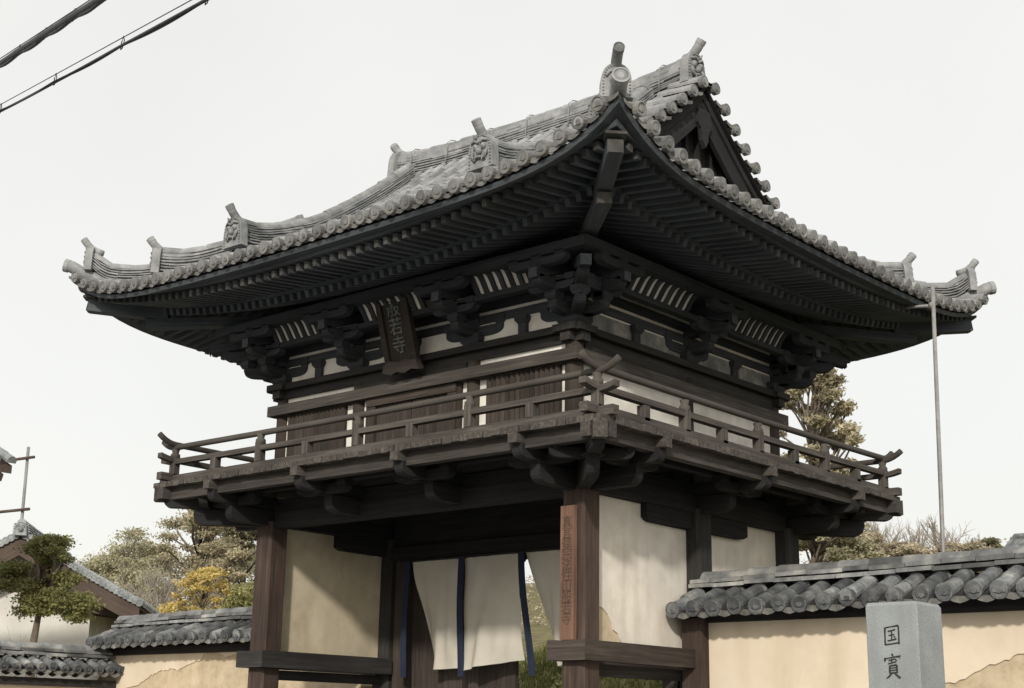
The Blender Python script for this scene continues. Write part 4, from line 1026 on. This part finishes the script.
# ------------------------------------------------------------------ vegetation
def leaves(b, c, rad, n, size, rg, flat=1.0, hollow=.35):
    c = V(c)
    for _ in range(n):
        while True:
            p = V((rg.gauss(0, .52), rg.gauss(0, .52), rg.gauss(0, .52)))
            if p.length < rg.uniform(.9, 2.0): break
        q = c+V((p.x*rad[0], p.y*rad[1], p.z*rad[2])); s = size*rg.uniform(.6, 1.3)
        a = V((rg.gauss(0, 1), rg.gauss(0, 1), rg.gauss(0, .7*flat))).normalized(); t = a.cross(V((rg.gauss(0, 1), rg.gauss(0, 1), rg.gauss(0, 1)))).normalized()
        o = len(b.v); vs = (q-a*s, q+t*s*.5, q+a*s, q-t*s*.5)
        b.v += [tuple(v) for v in vs]; b.g += [(0, 0, 0)]*4; b.f.append((o, o+1, o+2, o+3)); b.sm.append(False)
        b.g[-4:] = [tuple(v) for v in vs]
def branch(b, p, d, L, r, depth, rg, spread=.5, tw=4, up=.12):
    n = 4; pts = [p]; dd = V(d)
    for k in range(n):
        dd = (dd+V((rg.gauss(0, .13), rg.gauss(0, .13), rg.gauss(up*.4, .08)))).normalized(); pts.append(pts[-1]+dd*L/n)
    b.tube(pts, [r*(1-.5*k/n) for k in range(n+1)], 5 if r > .03 else 3, False)
    if depth <= 0: return
    for k in range(tw):
        i = rg.randint(1, n); a = V((rg.gauss(0, 1), rg.gauss(0, 1), rg.gauss(.25, .5))).normalized(); nd = (dd+a*spread*1.3).normalized()
        branch(b, pts[i], nd, L*rg.uniform(.5, .72), r*.5, depth-1, rg, spread, tw, up)
def tree(name, label, base, top, clumps, trunk_r, m, size, bark='bark', group=None, seed=1, lean=(0, 0)):
    """trunk from base to top, a limb to every clump (centre, radii, leaf count)"""
    rg = random.Random(seed); base, top = V(base), V(top); t = thing(name, base, label, 'tree', group)
    b = MB(); n = 8; tp = [base.lerp(top, k/n)+V((rg.gauss(0, .04), rg.gauss(0, .04), 0))*(0 if k == 0 else 1)*(top-base).length*.12 for k in range(n+1)]
    b.tube(tp, [trunk_r*(1-.85*k/n) for k in range(n+1)], 9)
    for c, rad, cnt in clumps:
        c = V(c); h = (c.z-base.z)/max(.1, top.z-base.z); k = max(1, min(n-1, int(h*n*.8))); p = tp[k]; mid = p.lerp(c, .5)+V((rg.gauss(0, .1), rg.gauss(0, .1), .05)); b.tube([p, mid, c], [trunk_r*.34*(1-.5*h), trunk_r*.22, trunk_r*.08], 5)
        for _ in range(3):
            e = c+V((rg.uniform(-1, 1)*rad[0], rg.uniform(-1, 1)*rad[1], rg.uniform(-.6, 1)*rad[2]))*.8; b.tube([mid.lerp(c, .6), e], [trunk_r*.1, trunk_r*.03], 4, False)
    b.build('trunk', M[bark], t)
    b = MB()
    for c, rad, cnt in clumps: leaves(b, c, rad, int(cnt*1.25), size, rg)
    b.build('crown', m, t); return t
def pxr(Y, px, X): return abs(at(512+px, 500, Y).x-at(512, 500, Y).x)
def clump_list(Y, spec, dens, rg, dy=1.0):
    """spec: list of (px, py, half width px, half height px)"""
    out = []
    for px, py, rx, ry in spec:
        c = at(px, py, Y+rg.uniform(-.6, .6)*dy); e = at(px+rx, py, Y); f_ = at(px, py-ry, Y); w = (at(px+rx, py, Y)-at(px-rx, py, Y)).length/2; h = abs(at(px, py-ry, Y).z-at(px, py+ry, Y).z)/2
        out.append((c, (w, w*.8, h), int(dens*rx*ry)))
    return out
def spray(poly, n, rg, rx, ry):
    """irregular clumps inside a picture outline given as rows (py, px0, px1)"""
    out = []
    for _ in range(n):
        k = rg.random()*(len(poly)-1); i = int(k); f_ = k-i; y = lerp(poly[i][0], poly[i+1][0], f_); a = lerp(poly[i][1], poly[i+1][1], f_); c = lerp(poly[i][2], poly[i+1][2], f_)
        s = rg.uniform(.55, 1.25); out.append((rg.uniform(a, c), y, rx*s, ry*s))
    return out
rg = random.Random(5)
def gb(px, Y): x = at(px, 560, Y).x; return V((x, Y, gz(x, Y)-.1))
def tree_px(name, label, Y, trunkpx, toppy, poly, n, rx, ry, dens, m, size, tr, seed, group=None, bark='bark', dy=1.5):
    r_ = random.Random(seed); sp = spray(poly, n, r_, rx, ry); cl = clump_list(Y, sp, dens, r_, dy)
    return tree(name, label, gb(trunkpx, Y), at(trunkpx, toppy, Y), cl, tr, m, size, bark, group, seed)
# left of the gate
tree_px('conifer_tree', 'tall brownish green conifer rising behind the left wall beside the gate post', 24, 200, 500, [(502, 192, 208), (520, 172, 228), (545, 164, 240), (580, 160, 250), (612, 150, 262)], 70, 9, 5, 7, M['ochre'], .065, .20, 3, dy=3)
tree_px('conifer_tree', 'conifer close behind the left gate post, right of the tall brownish green conifer', 26, 246, 512, [(512, 236, 256), (540, 226, 275), (620, 222, 290)], 40, 9, 5, 7, M['cedar'], .07, .2, 4, dy=2)
tree_px('bamboo_grove_tree', 'pale feathery tree between the house roof and the tall conifer', 22, 128, 532, [(530, 122, 136), (548, 108, 150), (575, 104, 158), (610, 120, 170)], 46, 9, 5, 3.0, M['olive'], .06, .07, 6, dy=2)
tree_px('yellow_tree', 'small tree with bright yellow leaves above the left wall', 15, 205, 572, [(570, 200, 212), (578, 192, 232), (592, 178, 238), (604, 160, 240), (612, 152, 240)], 44, 6, 4, 5, M['yellow'], .05, .06, 8)
tree_px('green_shrub', 'green shrub beside the yellow tree against the left gate post', 14, 244, 586, [(584, 236, 254), (600, 230, 262), (616, 222, 270)], 18, 8, 5, 9, M['shrub'], .05, .05, 9)
for px, py, lab, sd in ((150, 552, 'pale olive tree behind the bare brown trees, left of the tall conifer', 91), (108, 560, 'pale olive tree just above the house roof end', 92), (232, 545, 'pale olive tree behind the left gate post and the yellow tree', 93)):
    tree_px('olive_tree', lab, 30, px, py, [(py, px-14, px+14), (py+14, px-26, px+26), (py+60, px-34, px+34)], 48, 10, 6, 3.6, M['olive'], .075, .1, sd, 'pale olive trees in the distance', dy=3)
# garden tree in front of the house
gt = tree_px('garden_tree', 'clipped garden tree with rounded green foliage pads in front of the pale house', 5.2, 44, 548, [(540, 38, 58), (551, 32, 66), (560, 36, 66)], 30, 7, 5, 8, M['shrub'], .034, .15, 12, dy=.5)
r_ = random.Random(14)
for nm, poly, n in (('a', [(566, 0, 26), (578, -6, 38), (588, 4, 30)], 14), ('b', [(575, 40, 72), (588, 30, 74), (600, 22, 66), (612, 22, 56)], 26), ('c', [(596, 72, 86), (606, 66, 92), (618, 66, 88)], 12)):
    b = MB()
    for c, rad, cnt in clump_list(5.2, spray(poly, int(n*2), r_, 7, 5), 8, r_, .5): leaves(b, c, rad, cnt, .034, r_)
    b.build('crown', M['shrub'], gt)
b = MB()
q = [at(40, 640, 5.2), at(46, 606, 5.2), at(47, 585, 5.2)]
for e in ((14, 582), (74, 606), (30, 602), (58, 588)): b.tube([q[1], q[1].lerp(at(*e, 5.2), .5)-V((0, 0, .08)), at(*e, 5.2)], [.05, .035, .02], 6)
b.build('limb', M['bark'], gt)
def bare(label, px, Y, H, r, seed, depth=4, group='bare winter trees', spread=.55, m='twig', top=None):
    rg_ = random.Random(seed); base = gb(px, Y); t = thing('bare_tree', base, label, 'tree', group); b = MB(); hh = H*.32
    b.tube([base, base+V((.05, 0, hh*.5)), base+V((rg_.uniform(-.2, .2), 0, hh))], [r, r*.85, r*.7], 7)
    for k in range(5):
        a = rg_.uniform(0, 6.28); d = V((math.cos(a)*spread, math.sin(a)*spread, 1)).normalized(); branch(b, base+V((0, 0, hh*rg_.uniform(.75, 1))), d, H*.38, r*.5, depth-1, rg_, spread, 4)
    b.build('branches', M[m], t)
def top_h(px, py, Y): return at(px, py, Y).z-gb(px, Y).z
for px, py, Y, lab, sd in ((885, 519, 34, 'bare tree with spreading twigs left of the metal pole', 31), (913, 517, 36, 'bare tree just left of the metal pole, right of another bare tree', 32), (948, 516, 35, 'bare tree with long thin branches right behind the metal pole', 33), (862, 522, 33, 'small bare tree close to the right balcony corner', 35), (975, 535, 40, 'low bare tree near the far roof at the right', 36)):
    bare(lab, px, Y, top_h(px, py, Y)*1.05, .12, sd)
for px, py, Y, lab, sd in ((168, 560, 20, 'bare brown tree between the pale feathery tree and the yellow tree', 41), (150, 572, 19, 'low bare brown tree beside the house roof end', 42), (222, 556, 21, 'bare brown tree above the yellow leaves', 43)):
    bare(lab, px, Y, top_h(px, py, Y)*1.0, .08, sd, 4, 'bare brown trees on the left')
bare('bare garden shrub at the foot of the pale house wall', 8, 5.0, top_h(8, 592, 5.0)*.9, .03, 44, 3, 'bare garden shrubs')
# right of the gate
tree_px('conifer_tree', 'tall thin conifer showing between the roof and the right balcony corner', 20, 815, 372, [(372, 815, 830), (385, 790, 846), (410, 780, 850), (440, 776, 856), (470, 780, 850), (520, 790, 840)], 74, 8, 5, 5.5, M['ochre'], .055, .16, 51, dy=2)
tree_px('bushy_tree', 'dark bushy tree under the right balcony corner', 18, 812, 512, [(512, 800, 850), (530, 795, 862), (560, 790, 880)], 34, 10, 5, 8, M['olive'], .05, .12, 52, dy=1.5)
for i, (px, py, w, lab) in enumerate(((858, 536, 26, 'brown scrubby tree under the right balcony corner, next to the dark bushy tree'), (905, 545, 30, 'brown scrubby tree left of the metal pole'), (965, 546, 34, 'rounded brown scrubby tree right of the metal pole'))):
    tree_px('scrub_tree', lab, 30+i, px, py, [(py, px-w*.5, px+w*.5), (py+8, px-w, px+w), (py+30, px-w*1.2, px+w*1.2)], 46, 9, 4, 6, M['scrub'], .06, .08, 60+i, dy=2, bark='twig')
tree_px('small_pine', 'small dark pine on the skyline near the far roof at the right', 38, 990, 541, [(540, 988, 992), (548, 978, 1002), (556, 974, 1008)], 18, 5, 2.5, 9, M['cedar'], .07, .1, 70)
# scrub belt on the hill and tufts on the bank behind the gate
def tufts(name, m, n, xr, yr, size, seed, keep=None):
    rg_ = random.Random(seed); b = MB()
    for _ in range(n):
        x, y = rg_.uniform(*xr), rg_.uniform(*yr); z_ = gz(x, y)
        for k in range(3):
            a = rg_.uniform(0, 6.28); h = size*rg_.uniform(.5, 1.5); w = size*.13; t_ = V((math.cos(a), math.sin(a), 0)); tip = V((rg_.gauss(0, .35)*h, rg_.gauss(0, .35)*h, h)); o = len(b.v); p = V((x, y, z_-.01))
            vs = (p-t_*w, p+t_*w, p+tip); b.v += [tuple(v) for v in vs]; b.g += [tuple(v) for v in vs]; b.f.append((o, o+1, o+2)); b.sm.append(False)
    return tag(b.build(name, m), 'patchy grass on the bank behind the gate', 'grass', kind='stuff')
tufts('grass', M['grass'], 26000, (-9, 4), (4.4, 14), .13, 80)
b = MB(); r_ = random.Random(81)
for _ in range(700):
    x, y = r_.uniform(-60, 24), r_.uniform(22, 46); s_ = r_.uniform(.35, .7); leaves(b, (x, y, gz(x, y)+s_*.25), (s_*1.5, s_*1.5, s_*.8), 90, .06, r_)
tag(b.build('undergrowth', M['scrub']), 'brown undergrowth covering the hillside behind the gate', 'undergrowth', kind='stuff')
b = MB(); r_ = random.Random(82)
for _ in range(46):
    x, y = r_.uniform(-7, 2.5), r_.uniform(6, 13); s_ = r_.uniform(.12, .3); leaves(b, (x, y, gz(x, y)+s_*.7), (s_*1.3, s_*1.3, s_), 70, .05, r_)
tag(b.build('ground_cover', M['shrub']), 'low green plants scattered on the grassy bank', 'ground cover', kind='stuff')
